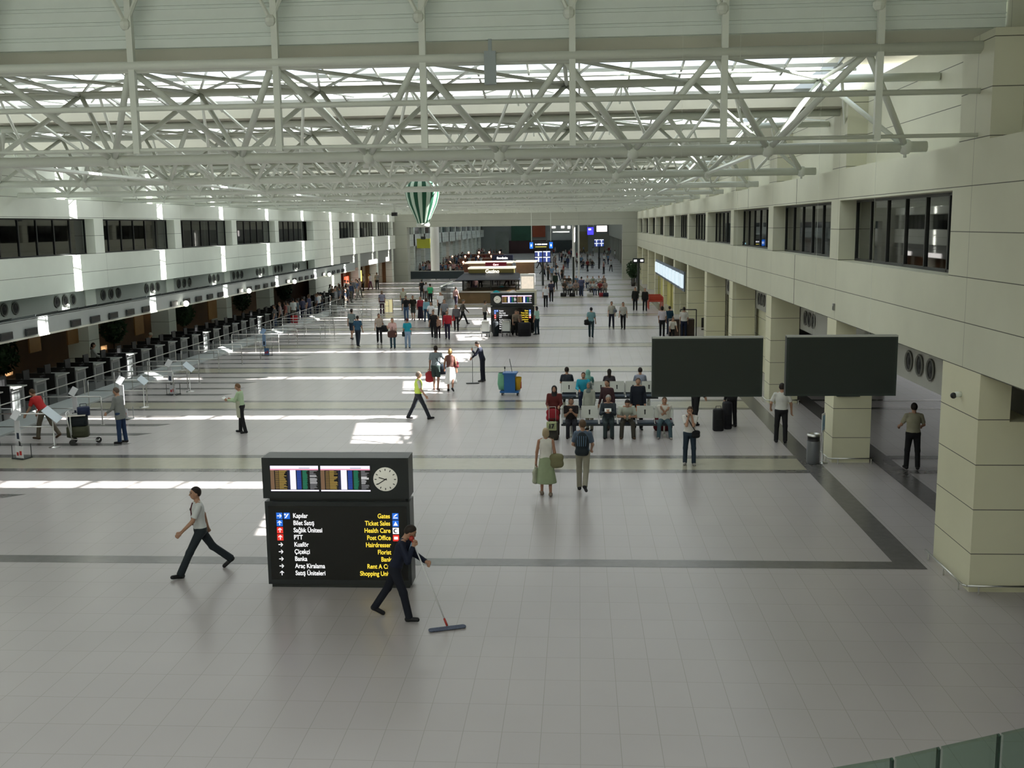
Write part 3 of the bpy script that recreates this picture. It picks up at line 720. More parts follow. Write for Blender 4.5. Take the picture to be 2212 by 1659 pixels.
MB().lathe([(0.25, -1.38), (0.29, -1.42), (0.27, -1.52), (0.2, -1.55)], n=20).build('skirt', mat('mint_white', (0.7, 0.74, 0.68), 0.7), bl, True)
rp = MB()
for a in range(4): rp.tube((0.2*math.cos(a*1.57+.7), 0.2*math.sin(a*1.57+.7), -1.5), (0.12*math.cos(a*1.57+.7), 0.12*math.sin(a*1.57+.7), -2.0), 0.008, n=4)
rp.build('ropes', darkm, bl)
MB().box(-0.28, -0.02, -2.42, 0.28, 0.02, -2.02).build('banner', mat('yellow_green_banner', (0.42, 0.45, 0.04), 0.6), bl)
MB().box(-0.1, -0.08, -2.04, 0.1, 0.08, -1.93).build('basket', darkm, bl)
MB().tube((0, 0, 0.6), (0, 0, 9.3-p.z), 0.01, n=4).build('cord', steel, bl)
p = aty(851, 425, 60.2); t = empty('hanging_camera', (p.x, 60.2, p.z), label='small camera on a long drop rod left of the balloon', cat='camera')
MB().tube((0, 0, -0.9), (0, 0, 9.15-p.z), 0.05, n=6).build('rod', steel, t); MB().box(-0.15, -0.15, -1.1, 0.15, 0.15, -0.9).build('housing', black, t)

# ------------------------------------------------------------------ check-in desks, belt, plants
deskm = mat('grey_desk_panel', (0.10, 0.11, 0.11), 0.45); desk2 = mat('light_grey_desk_panel', (0.24, 0.25, 0.25), 0.45)
dk_ = empty('check_in_desk', (0, 0, 0))
MB().box(-0.75, 0, 0, 0, 0.82, 1.02).build('body', desk2, dk_)
MB().box(-0.85, -0.04, 1.02, 0.10, 0.86, 1.06).build('counter_top', mat('counter_white', (0.42, 0.43, 0.41), 0.4), dk_)
MB().box(-0.55, 0.2, 1.06, -0.50, 0.62, 1.42).tube((-0.53, 0.4, 1.03), (-0.53, 0.4, 1.15), 0.03).build('monitor', black, dk_)
MB().box(-0.70, 0.86, 0, 0.05, 1.42, 0.38).build('belt_inlet', deskm, dk_)
MB().box(0.0, 0.15, 0.3, 0.012, 0.67, 0.9).build('front_panel', deskm, dk_)
MB().box(-1.5, 1.44, 0, 0.0, 1.5, 1.15).build('side_screen', black, dk_)
MB().box(-0.35, 0.95, 1.06, -0.30, 1.35, 1.12).tube((-0.33, 1.15, 0.38), (-0.33, 1.15, 1.1), 0.03).build('scale_display', black, dk_)
for i in range(39):
    y = 23.2+i*1.54
    o = dk_ if i == 0 else copy_tree(dk_)
    o.location = (-19.55, y, 0)
    tag(o, 'grey check-in desk with pale counter and black monitor, %s' % (nth(i+1)+' from the viewer'), 'desk', ['near check-in desks', 'middle check-in desks', 'far check-in desks'][0 if i < 12 else 2 if i > 25 else 1])
cb_ = empty('baggage_belt', (-18.75, 22, 0), label='long low stainless kick rail and belt edge in front of the check-in desks', cat='belt')
MB().prism([(0, 0, 0.30), (0.55, 0, 0.06), (0.55, 0, 0), (0, 0, 0)], (0, 58, 0)).build('sloping_plate', mat('satin_aluminium', (0.45, 0.48, 0.48), 0.35, 0.4), cb_)
MB().tube((0.05, 0, 0.85), (0.05, 58, 0.85), 0.02, n=6).build('rail', inox, cb_)
for i in range(20): MB().tube((0.05, 0.5+i*3.0, 0.0), (0.05, 0.5+i*3.0, 0.85), 0.018, n=5).build('rail_post', inox, cb_)
leafm = mat('dark_green_foliage', (0.02, 0.055, 0.015), 0.7, var=0.5, vs=8)
def shrub(loc, r, h, label, group=None, pot=True, seed=1):
    rnd = random.Random(seed); t = empty('potted_shrub', loc, rnd.random()*6, label, 'plant', group)
    f = MB()
    for i in range(420):
        a = rnd.random()*6.28; el = rnd.uniform(-1, 1); rr_ = r*rnd.uniform(0.55, 1.0)
        c = Vector((rr_*math.cos(a)*math.sqrt(1-el*el), rr_*math.sin(a)*math.sqrt(1-el*el), h-r*1.15+r*1.15*el))
        d1 = Vector((rnd.uniform(-1, 1), rnd.uniform(-1, 1), rnd.uniform(-1, 1))).normalized()*0.14; d2 = d1.orthogonal().normalized()*0.055
        f.quad(c-d1, c+d2, c+d1, c-d2)
    f.ball((0, 0, h-r*1.15), (r*0.6, r*0.6, r*0.8), 8, 6)
    f.build('foliage', leafm, t)
    MB().tube((0, 0, 0.35), (0, 0, h-r*1.1), 0.035, n=6).build('stem', mat('bark', (0.08, 0.05, 0.03), 0.8), t)
    MB().lathe([(0, 0), (0.2, 0), (0.28, 0.42), (0.24, 0.42), (0.2, 0.36), (0, 0.36)], n=14).build('pot', mat('dark_planter', (0.04, 0.035, 0.03), 0.6), t, True)
    return t
for i, (u, v, z) in enumerate([(28, 775, 1.6), (262, 712, 1.6), (412, 688, 1.6), (535, 655, 1.6), (625, 634, 1.6)]):
    p = atx(u, v, -21.8 if i else -21.5)
    shrub((p.x-0.4, p.y, 0), 0.62, 2.5, 'tall dark green potted shrub behind the check-in desks, %s from the viewer' % ORD[i], seed=i)
# orange wood panels behind the desks
om = mat('orange_wood_panel', (0.30, 0.15, 0.045), 0.5, var=0.15)
for i, (u0, v0, u1, v1) in enumerate([(62, 725, 90, 757), (145, 708, 171, 740), (290, 680, 312, 720), (449, 645, 470, 690)]):
    a = atx(u0, v0, -22.6); b = atx(u1, v1, -22.6)
    o = MB().box(-22.66, a.y, max(0.9, b.z), -22.6, b.y, 2.88).build('orange_board', om)
    tag(o, 'orange wood board hanging behind the check-in desks, %s from the viewer' % ORD[i], 'board')
for i, y in enumerate((31.0, 40.2, 58.5)):
    t = empty('wall_lamp', (-24.9, y, 1.9), label='small warm wall lamp on the wood wall behind the desks, %s one' % ORD[i], cat='lamp')
    MB().ball((0.12, 0, 0), 0.09, 8, 6).build('bulb', glow((1, 0.75, 0.4), 8), t, True)
    MB().tube((-0.1, 0, 0), (0.06, 0, 0), 0.03, n=6).build('arm', darkm, t)
# ------------------------------------------------------------------ queue rails
def railing(u0, u1, v, label, group, rails=2, n=None):
    a = gp(u0, v, 0.95); b = gp(u1, v, 0.95); y = (a.y+b.y)/2; a.x = max(a.x, -18.1); w_ = b.x-a.x
    t = empty('queue_railing', (a.x, y, 0), label=label, cat='railing', group=group)
    MB().path([(0, 0, 0.5), (0, 0, 0.92), (0.03, 0, 0.95), (w_-0.03, 0, 0.95), (w_, 0, 0.92), (w_, 0, 0.5)], 0.022, 6).build('top_rail', inox, t, True)
    MB().tube((0, 0, 0.55), (w_, 0, 0.55), 0.018, n=6).build('lower_rail', inox, t, True)
    n = n or max(1, round(w_/1.6))
    for i in range(n+1):
        x = w_*i/n; MB().tube((x, 0, 0), (x, 0, 0.93), 0.02, n=6).build('post', inox, t)
        MB().lathe([(0.06, 0), (0.06, 0.012), (0.02, 0.015)], (x, 0, 0), 10).build('foot', inox, t)
RL = [(-60, 112, 894), (45, 217, 857), (164, 314, 821), (212, 372, 803), (252, 402, 791), (289, 427, 780), (363, 470, 757), (398, 520, 745)]
for i, (a, b, v) in enumerate(RL): railing(a, b, v, 'stainless queue railing before the check-in desks, %s from the viewer' % ORD[i], 'near queue railings')
for i, (a, b, v) in enumerate([(420, 560, 735), (470, 600, 722), (506, 640, 712), (529, 690, 705), (547, 700, 699), (567, 720, 693), (584, 760, 687), (608, 700, 680), (639, 780, 672), (650, 800, 666), (679, 815, 660), (693, 830, 655), (700, 838, 650), (723, 842, 646)]):
    railing(a, b, v, 'far stainless queue railing before the crowded desks, %s of the far ones' % nth(i+1), 'far queue railings')
# luggage gauge stands and tilted notices
whitep = mat('white_printed_board', (0.66, 0.67, 0.7), 0.5); redp = mat('red_print', (0.5, 0.03, 0.03), 0.5); navp = mat('navy_print', (0.02, 0.03, 0.06), 0.5)
bluep = mat('pale_blue_board', (0.25, 0.38, 0.6), 0.5)
def gauge(u, v, label, hh=1.0, m1=None, m2=None, rz=-0.35):
    m1 = m1 or whitep; p = gp(u, v); t = empty('luggage_gauge', p, rz, label, 'stand')
    fr_ = MB()
    for x in (-0.2, 0.2):
        for y in (-0.15, 0.15): fr_.tube((x, y, 0), (x, y, 0.42), 0.012, n=5)
    fr_.box(-0.22, -0.17, 0, 0.22, 0.17, 0.03)
    fr_.tube((-0.24, 0.15, 0), (-0.24, 0.15, hh*0.9), 0.015).build('frame', darkm, t)
    MB().box(-0.02, -0.18, 0.06, 0.26, -0.165, 0.40).build('lower_board', m2 or m1, t)
    MB().box(0.02, -0.185, 0.12, 0.09, -0.18, 0.22, 0).box(0.13, -0.185, 0.14, 0.21, -0.18, 0.26, 0).build('print', redp, t)
    MB().box(-0.34, 0.12, 0.46, -0.14, 0.14, hh).build('middle_board', m1, t)
    MB().box(-0.28, 0.115, 0.52, -0.19, 0.12, 0.70).build('print', navp, t)
    MB().box(-0.13, -0.01, -0.14, 0.11, 0.005, 0.14, M=Matrix.Translation((-0.25, 0.12, hh+0.16)) @ Matrix.Rotation(0.35, 4, 'Y') @ Matrix.Rotation(-0.5, 4, 'X')).build('top_board', m1, t)
gauge(48, 990, 'white luggage gauge stand with printed boards, nearest at the left edge', 1.06)
gauge(172, 935, 'white luggage gauge stand behind the loaded trolley', 1.15)
gauge(272, 905, 'bright white luggage gauge stand behind the man in the grey jacket', 1.15)
gauge(375, 852, 'white luggage gauge stand right of the near railings', 1.05)
gauge(577, 768, 'pale blue luggage gauge stand midway down the queue area', 1.05, bluep, mat('blue_board', (0.06, 0.16, 0.36), 0.5))
def notice(u, v, label, s=1.0):
    p = gp(u, v); t = empty('notice_stand', p, 0.2, label, 'stand')
    MB().lathe([(0, 0), (0.17, 0), (0.17, 0.015), (0.015, 0.03), (0.015, 0.95)], n=12).build('pole', inox, t, True)
    MB().box(-0.28*s, -0.16, -0.008, 0.28*s, 0.16, 0.008, M=Matrix.Translation((0, 0, 1.0)) @ Matrix.Rotation(0.75, 4, 'Y') @ Matrix.Rotation(0.5, 4, 'X')).build('tilted_board', mat('pale_blue_white_board', (0.6, 0.68, 0.74), 0.4), t)
notice(118, 966, 'pole stand with a tilted pale board beside the man in the red shirt')
notice(411, 846, 'pole stand with a tilted pale board right of the near railings', 0.8)
notice(312, 880, 'pole stand with a tilted board between the near queue railings', 0.6)

# ------------------------------------------------------------------ luggage trolleys, cases, cleaning cart
def trolley(p, rz, label, panel=None):
    t = empty('luggage_trolley', p, rz, label, 'trolley')
    pm = panel or mat('pale_trolley_panel', (0.62, 0.65, 0.62), 0.4)
    MB().path([(-0.25, -0.45, 0.12), (-0.25, 0.3, 0.2), (0.25, 0.3, 0.2), (0.25, -0.45, 0.12), (-0.25, -0.45, 0.12)], 0.016, 6).path([(-0.25, 0.3, 0.2), (-0.27, 0.42, 1.0), (0.27, 0.42, 1.0), (0.25, 0.3, 0.2)], 0.016, 6).build('frame', inox, t, True)
    MB().box(-0.22, 0.30, 0.32, 0.22, 0.33, 0.88, M=Matrix.Shear('XY', 4, (0, 0.0))).build('panel', pm, t)
    for x, y in ((-0.22, 0.3), (0.22, 0.3), (0, -0.42)):
        MB().tube((x-0.02, y, 0.09), (x+0.02, y, 0.09), 0.09, n=12).build('wheel', black, t)
    MB().box(-0.20, -0.12, 0.88, 0.2, 0.40, 0.92).build('basket', inox, t)
    return t
def case_(p, rz, sz, col, label, name='suitcase', cat='suitcase', handle=True):
    x, y, z = sz; t = empty(name, p, rz, label, cat)
    b = MB(); r = min(x, y)*0.22
    pr = [(-x/2+r, -y/2), (x/2-r, -y/2), (x/2, -y/2+r), (x/2, y/2-r), (x/2-r, y/2), (-x/2+r, y/2), (-x/2, y/2-r), (-x/2, -y/2+r)]
    n_ = len(pr)
    for zz, s in ((0.0, 0.9), (0.04*z, 1), (0.93*z, 1), (z, 0.85)):
        for a, c in pr: b.v.append((a*s, c*s, zz))
    for j_ in range(3):
        for i in range(n_): b.f.append((j_*n_+i, j_*n_+(i+1) % n_, (j_+1)*n_+(i+1) % n_, (j_+1)*n_+i)); b.m.append(0)
    b.f.append(tuple(range(n_-1, -1, -1))); b.m.append(0); b.f.append(tuple(3*n_+i for i in range(n_))); b.m.append(0)
    b.build('shell', flat(col, 0.6), t, True)
    if handle: MB().path([(-x*0.25, 0, z*0.97), (-x*0.25, 0, z+0.09), (x*0.25, 0, z+0.09), (x*0.25, 0, z*0.97)], 0.01, 5).build('handle', black, t)
    MB().box(-x*0.32, -y/2-0.012, z*0.2, x*0.32, -y/2+0.002, z*0.55).build('pocket', flat(tuple(c*0.7 for c in col), 0.6), t)
    return t
p = gp(182, 958)
trolley((p.x, p.y, 0), 1.9, 'luggage trolley loaded with dark bags beside the man in the grey jacket')
case_((p.x-0.16, p.y, 0.21), 0.2, (0.62, 0.38, 0.34), (0.05, 0.055, 0.03), 'olive dark holdall, lowest bag on the near loaded trolley', 'holdall', 'bag')
case_((p.x-0.14, p.y, 0.56), 0.3, (0.55, 0.36, 0.30), (0.008, 0.015, 0.018), 'black rounded bag in the middle of the near loaded trolley', 'holdall', 'bag')
case_((p.x+0.04, p.y+0.03, 0.87), 0.5, (0.36, 0.26, 0.26), (0.012, 0.02, 0.06), 'navy backpack topmost on the near loaded trolley', 'backpack', 'bag')
p = gp(1102, 852)
t = empty('cleaning_cart', p, -0.05, 'blue cleaning cart with green bag and yellow bucket in mid hall', 'cleaning cart')
blu = mat('blue_plastic', (0.015, 0.12, 0.36), 0.4); 
MB().box(-0.20, -0.25, 0.14, 0.22, 0.25, 0.82).build('body', blu, t)
MB().box(-0.36, -0.28, 0.10, 0.36, 0.28, 0.17).build('base', blu, t)
MB().box(-0.25, -0.28, 0.80, 0.28, 0.28, 0.86).build('rim', blu, t)
MB().lathe([(0.0, 0.18), (0.17, 0.2), (0.22, 0.42), (0.19, 0.78), (0.17, 0.84)], (-0.26, -0.03, 0), 14).build('green_bag', mat('mint_green_bag', (0.16, 0.42, 0.27), 0.6), t, True)
MB().lathe([(0.0, 0.2), (0.11, 0.2), (0.15, 0.62), (0.15, 0.68)], (0.30, -0.05, 0), 14).build('yellow_bucket', mat('yellow_plastic', (0.62, 0.36, 0.015), 0.4), t, True)
MB().box(0.38, -0.1, 0.25, 0.44, 0.06, 0.5).build('red_pedal_box', mat('red_plastic', (0.4, 0.03, 0.02), 0.4), t)
for x, y in ((-0.28, -0.22), (-0.28, 0.22), (0.3, -0.22), (0.3, 0.22)): MB().tube((x-0.02, y, 0.06), (x+0.02, y, 0.06), 0.06, n=10).build('wheel', black, t)
MB().tube((0.1, 0.0, 0.8), (-0.02, 0.1, 1.36), 0.012, n=6).build('broom_handle', darkm, t)
MB().tube((-0.2, 0.05, 0.84), (-0.2, 0.05, 0.98), 0.01, n=5).ball((-0.2, 0.05, 1.02), (0.03, 0.03, 0.06), 6, 5).build('brush', darkm, t)
# trolleys and cases in front of the far sign
for i, (u, v, rz, lb) in enumerate([(1050, 727, math.pi, 'pale luggage trolley nearest the left side of the far information sign'), (1094, 726, math.pi, 'pale luggage trolley before the middle of the far information sign')]):
    q = gp(u, v); trolley((q.x, q.y, 0), rz, lb)
    case_((q.x, q.y+0.25, 0.2), 0, (0.5, 0.4, 0.5), (0.05, 0.06, 0.07), 'dark case on the %s pale trolley by the far sign' % ['left', 'middle'][i])
q = gp(1133, 726); case_((q.x, q.y, 0), 0.1, (0.75, 0.35, 0.80), (0.01, 0.01, 0.014), 'big black suitcase standing before the right end of the far sign')
q = gp(1071, 726); case_((q.x, q.y, 0), 0.4, (0.3, 0.3, 0.85), (0.015, 0.02, 0.025), 'tall narrow dark case between the two pale trolleys')
q = gp(1551, 930); case_((q.x, q.y, 0), 0.1, (0.32, 0.25, 0.68), (0.012, 0.012, 0.014), 'black wheeled suitcase standing below the left dark display')
q = gp(1571, 927); case_((q.x, q.y+0.1, 0), 0.3, (0.26, 0.3, 0.85), (0.01, 0.01, 0.012), 'tall black golf-like bag beside the black suitcase', 'tall_bag', 'bag')

# ------------------------------------------------------------------ food court kiosk and counters
KY = gp(1060, 650).y
kx0, kx1 = gp(1000, 650).x, gp(1122, 650).x
t = empty('food_kiosk', ((kx0+kx1)/2, KY, 0), label='dark glazed food kiosk with flared black roof and lit sign in mid hall', cat='kiosk')
hw = (kx1-kx0)/2
MB().box(-hw, 0, 0, hw, 3.5, 0.9).build('counter', mat('kiosk_brown', (0.12, 0.07, 0.03), 0.4, var=.3, vs=2), t)
MB().box(-hw+0.05, 0.02, 0.9, hw-0.05, 0.06, 1.75).build('window', glassmat('kiosk_glass', (0.35, 0.35, 0.33), 0.1), t)
MB().box(-hw+0.3, 0.9, 0.9, hw-0.3, 1.1, 1.7).build('shelf_back', mat('kiosk_shelves', (0.16, 0.06, 0.025), 0.6, var=.6, vs=4), t)
for x in (-hw, -0.05, hw-0.1): MB().box(x, 0, 0.9, x+0.1, 0.1, 1.8).build('post', darkm, t)
MB().prism([(-hw-0.55, -0.5, 1.82), (hw+0.55, -0.5, 1.82), (hw-0.1, 0.6, 2.35), (-hw+0.1, 0.6, 2.35)], (0, 0.02, -0.06)).box(-hw, -0.3, 1.75, hw, 3.4, 1.84).build('flared_roof', mat('dark_blue_roof', (0.02, 0.025, 0.04), 0.35), t)
MB().box(-hw+0.5, 0.6, 2.3, hw-0.5, 3.0, 2.75).build('roof_box', mat('olive_fascia', (0.16, 0.13, 0.03), 0.5), t)
MB().box(-hw+0.45, 0.5, 2.7, hw-0.45, 3.1, 2.83).build('roof_cap', mat('cream_lit_cap', (0.8, 0.76, 0.6), 0.5, emit=(1, .95, .8), es=0.35), t)
text('Gazino', 0.42, 'lettering', glow((1, 0.95, 0.8), 1.0), t, (0.1, 0.57, 2.36), 'CENTER', bold=0.01)
MB().box(-hw-0.1, -2.6, 0, hw-0.5, -0.1, 0.9).build('front_counter', mat('orange_brown_counter', (0.20, 0.12, 0.05), 0.35, var=.25, vs=1.5), t)
MB().box(-hw-0.1, -2.7, 0.9, hw-0.5, -2.6, 1.0).build('counter_edge', inox, t)
def canopy_sign(u, v, Y, w_, h_, col, word, label, wc=(1, 1, 1), s=0.5):
    p = aty(u, v, Y); t = empty('shop_sign', p, label=label, cat='sign')
    MB().box(-w_/2, 0, -h_/2, w_/2, 0.4, h_/2).build('panel', mat('sign_%s' % label[:6].strip().replace(' ', '_'), col, 0.4), t)
    if word: text(word, h_*s*1.3, 'lettering', glow(wc, 1.0), t, (0, -0.02, -h_*0.28), 'CENTER', bold=0.012)
    for x in (-w_*0.45, w_*0.45): MB().tube((x, 0.2, -h_/2), (x, 0.2, -p.z), 0.06, n=6).build('post', darkm, t)
    return t
canopy_sign(1085, 556.5, 108, 2.2, 0.52, (0.005, 0.008, 0.04), 'foodmix', 'navy sign lettered foodmix above the food court')
canopy_sign(1071, 571, 98, 2.0, 0.36, (0.22, 0.01, 0.03), 'Çınar', 'dark red sign between the foodmix sign and the kiosk roof', (1, .6, .6))
cr = empty('food_counter_roof', aty(1085, 567, 100), label='cream-edged roof slab over the second food stall behind the kiosk', cat='roof')
MB().box(-3.6, -0.6, -0.06, 1.0, 3, 0.06).box(1.2, -0.6, 0.0, 3.3, 3, 0.10).build('slab', mat('cream_lit_cap', (0.8, 0.76, 0.6), 0.5), cr)
MB().box(-3.3, 0, -0.75, 0.8, 2.8, -0.06).box(1.3, 0, -1.6, 3.0, 2.6, 0).build('walls', mat('brown_stall', (0.17, 0.10, 0.05), 0.5, var=.3), cr)
for x in (-3.2, 2.9): MB().box(x-.05, 0.1, -cr.location.z, x+.05, 0.2, -0.7).build('post', darkm, cr)
q = gp(1140, 655)
t = empty('display_fridge', (q.x, q.y, 0), label='tall lit drinks fridge at the right end of the kiosk', cat='fridge')
MB().box(-0.6, 0, 0, 0.6, 0.7, 2.4).build('cabinet', white, t); MB().box(-0.5, -0.02, 1.2, 0.5, 0, 2.2).build('lit_door', mat('fridge_goods', (0.5, 0.4, 0.3), 0.3, emit=(1, .9, .75), es=0.35, var=0.5, vs=5), t)
MB().box(-0.9, -0.9, 0, 0.75, -0.1, 1.1).build('low_case', mat('cream_case', (0.6, 0.58, 0.45), 0.4), t)
q = gp(1085, 655)
for i, (u, v, h_, c) in enumerate([(1068, 628, 1.0, (0.01, 0.32, 0.36)), (1105, 632, 0.8, (0.7, 0.66, 0.66))]):
    p = gp(u, 660); o = MB().ball((0, 0, 0), (0.42, 0.42, 0.55), 12, 8).build('counter_parasol', flat(c), None, True, loc=(p.x, KY-3.2, 0.5+i*0.02+0.05))
    tag(o, ['teal domed cover standing just behind the far information sign', 'pale domed cover right of the teal one behind the far sign'][i], 'cover')
# barrier with dark crowd-side panels at the left end of the sun stripes
p = gp(878, 605); q = gp(1000, 605)
t = empty('dark_barrier', (p.x+0.2, p.y, 0), label='long dark waist-high barrier before the crowd at the far left', cat='barrier')
MB().box(0, 0, 0.1, q.x-p.x-0.2, 0.1, 1.0).build('panel', mat('dark_blue_grey_panel', (0.03, 0.045, 0.055), 0.5), t)
MB().box(0, -0.02, 1.0, q.x-p.x-0.2, 0.12, 1.08).build('rail', dsteel, t)
for i in range(5): MB().box((q.x-p.x-0.3)*i/4, 0.02, 0, (q.x-p.x-0.3)*i/4+0.08, 0.08, 1.0).build('post', darkm, t)
# glass rail edge beside the kiosk
p = gp(997, 668); t = empty('glass_screen', (kx0-0.75, p.y, 0), label='upright glass screen at the left end of the kiosk counters', cat='screen')
MB().box(-0.03, 0, 0, 0.03, 8, 1.7).build('glass_panel', glassmat('pale_clear_glass', (0.8, 0.85, 0.85), 0.1), t); MB().box(-0.05, -0.05, 0, 0.05, 0.05, 1.75).box(-0.05, -0.05, 1.7, 0.05, 8, 1.76).build('frame', steel, t)

# ------------------------------------------------------------------ signs and furniture of the far hall
def board(u0, v0, u1, v1, Y, name, label, cols, word=None, cat='sign', posts='up', em=1.0):
    a = aty(u0, v0, Y); b = aty(u1, v1, Y); t = empty(name, ((a.x+b.x)/2, Y, (a.z+b.z)/2), label=label, cat=cat)
    hw_, hh_ = (b.x-a.x)/2, (a.z-b.z)/2
    MB().box(-hw_, 0, -hh_, hw_, 0.2, hh_).build('casing', case, t)
    for (x0, z0, x1, z1, c) in cols:
        MB().box(-hw_+2*hw_*x0, -0.02, -hh_+2*hh_*z0, -hw_+2*hw_*x1, 0, -hh_+2*hh_*z1).build('lit_panel', glow(c, em), t)
    if word: text(word, hh_*0.75, 'lettering', glow((1, 1, 0.9), 1.0), t, (0, -0.03, -hh_*0.2), 'CENTER', bold=0.01)
    z_ = t.location.z
    if posts == 'up':
        for x in (-hw_*0.8, hw_*0.8): MB().tube((x, 0.1, hh_), (x, 0.1, 9.9-z_), 0.03, n=5).build('hanger', steel, t)
    elif posts == 'down': MB().tube((0, 0.1, -hh_), (0, 0.1, -z_), 0.12, n=8).build('pole', darkm, t)
    return t
board(1143, 522, 1195, 538, 112, 'direction_board', 'dark direction board with blue round ends over the far crowd', [(0.02, 0.1, 0.16, 0.9, (0.01, 0.12, 0.6)), (0.84, 0.1, 0.98, 0.9, (0.01, 0.12, 0.6)), (0.25, 0.55, 0.30, 0.72, (0.9, 0.9, 1)), (0.33, 0.55, 0.5, 0.72, (0.9, 0.9, 1)), (0.52, 0.55, 0.75, 0.72, (0.9, 0.9, 1)), (0.25, 0.28, 0.72, 0.34, (0.7, 0.6, 0.1)), (0.06, 0.35, 0.12, 0.65, (0.8, 0.9, 1)), (0.88, 0.35, 0.94, 0.65, (0.8, 0.9, 1))], None, posts='up')
scr = []
for ix in (0.04, 0.53):
    for iz in (0.05, 0.53):
        scr += [(ix, iz+0.36, ix+0.43, iz+0.43, (0.7, 0.75, 0.95)), (ix+0.18, iz+0.02, ix+0.25, iz+0.36, (0.7, 0.75, 0.95)), (ix, iz, ix+0.17, iz+0.35, (0.02, 0.03, 0.12)), (ix+0.26, iz, ix+0.43, iz+0.35, (0.02, 0.04, 0.16))]
board(1154, 542, 1190, 567, 110, 'flight_monitor_bank', 'bank of four blue flight monitors on a pole by the food court', scr, posts='down')
board(1283, 517, 1305, 533, 150, 'flight_monitor_bank', 'small bank of flight monitors on a pole far down the hall', scr, posts='down')
board(1268, 490, 1283, 508, 135, 'blue_lightbox', 'tilted blue lit sign high in the far hall', [(0.05, 0.05, 0.95, 0.95, (0.05, 0.04, 0.7)), (0.2, 0.6, 0.6, 0.8, (0.8, 0.85, 1))], posts='up')
board(1288, 487, 1312, 501, 140, 'white_billboard', 'bright white advertising billboard high in the far hall', [(0.03, 0.05, 0.97, 0.95, (1, 0.93, 0.88)), (0.3, 0.3, 0.5, 0.8, (0.8, 0.6, 0.5))], cat='billboard', posts='up')
board(1367, 558, 1392, 568, 96, 'exit_sign', 'small black sign on a thin post by the far potted tree', [(0.1, 0.3, 0.35, 0.7, (1, 1, 1)), (0.65, 0.3, 0.9, 0.7, (1, 1, 1))], posts='down')
board(1604, 522, 1620, 530, 46, 'gallery_sign', 'tiny blue lit sign at the sill of the right gallery window', [(0.1, 0.3, 0.45, 0.7, (0.4, 0.8, 1)), (0.75, 0.3, 0.85, 0.7, (0.4, 0.8, 1))], posts=None).location.x += 0
# murals and shop fronts on the end wall
def mural(u0, v0, u1, v1, col, label, Y=Y2-0.3, em=0.0):
    a = aty(u0, v0, Y); b = aty(u1, v1, Y)
    o = MB().box(a.x, Y, max(0, b.z), b.x, Y+0.25, a.z).build('wall_panel', mat('mural_%d_%d' % (u0, v0), col, 0.6, emit=col if em else None, es=em, var=0.4, vs=0.4)); tag(o, label, 'panel')
mural(1104, 484, 1148, 520, (0.03, 0.10, 0.06), 'dark green mural high on the far end wall')
mural(1150, 484, 1178, 512, (0.30, 0.06, 0.02), 'red-brown mural right of the green one on the end wall')
mural(1070, 500, 1100, 545, (0.22, 0.24, 0.21), 'grey column-like panel left of the green mural')
mural(1099, 520, 1180, 548, (0.05, 0.02, 0.02), 'dark reddish shop front below the murals on the end wall')
mural(1182, 500, 1236, 518, (0.30, 0.32, 0.30), 'pale grey parapet panel on the far end wall')
mural(1182, 520, 1236, 546, (0.02, 0.03, 0.03), 'black shop front under the pale parapet')
mural(1250, 500, 1270, 545, (0.16, 0.13, 0.06), 'brown panel right of the tall lit column')
mural(1285, 505, 1330, 545, (0.28, 0.28, 0.22), 'cream panel at the right of the end wall')
for i, (u, w_) in enumerate([(938, 0.55), (1239, 0.16), (1250, 0.10)]):
    Yc = [128, 116, 128][i]; a = aty(u, 480, Yc)
    o = MB().lathe([(w_, 0), (w_, 6.27 if i else 6.3)], n=16).build('round_column', mat('white_column', (0.8, 0.8, 0.76), 0.5), None, True, loc=(a.x, Yc, 0)); tag(o, ['thick white round column just beyond the cross wall', 'thin tall white pole in the middle of the far opening', 'thin pale pole right of the tall white pole'][i], 'column')
for i, (u0, v0, u1, v1) in enumerate([(1192, 489, 1200, 493), (1212, 488, 1219, 493), (1226, 488, 1232, 494), (1194, 500, 1230, 502)]):
    a = aty(u0, v0, 235.7); b = aty(u1, v1, 235.7); o = MB().box(a.x, 235.7, b.z, b.x, 236.0, a.z).build('lit_panel_sign', glow((1, 1, 0.95), 0.9)); tag(o, 'bright lit panel over the far grey parapet, %s from the left' % nth(i+1), 'sign')
STALLS = []
for i, (u, v, w_, h_, c) in enumerate([(985, 572, 7.0, 1.0, (0.26, 0.10, 0.05)), (1018, 556, 8.0, 1.0, (0.30, 0.10, 0.05)), (1045, 548, 7.0, 1.2, (0.24, 0.07, 0.04))]):
    q = gp(u, v+16); t = empty('food_stall', (q.x, q.y, 0), label='low orange-brown food court counter with warm lights, %s from the kiosk' % nth(i+1), cat='counter')
    STALLS.append((q.x-w_/2-.3, q.x+w_/2+.3, q.y-.4, q.y+1.9))
    MB().box(-w_/2, 0, 0, w_/2, 1.5, h_).build('body', mat('stall_brown_%d' % i, c, 0.5, var=0.4, vs=1.5), t)
    MB().box(-w_/2-0.1, -0.1, h_, w_/2+0.1, 1.6, h_+0.06).build('counter_top', mat('stall_top', (0.35, 0.18, 0.12), 0.4), t)
    for j_ in range(4): MB().ball((-w_*0.4+w_*0.27*j_, 0.7, h_+0.35), 0.16, 8, 6).tube((-w_*0.4+w_*0.27*j_, 0.7, h_), (-w_*0.4+w_*0.27*j_, 0.7, h_+0.3), 0.03).build('lamp', glow((1, 0.55, 0.35), 1.6), t, True)
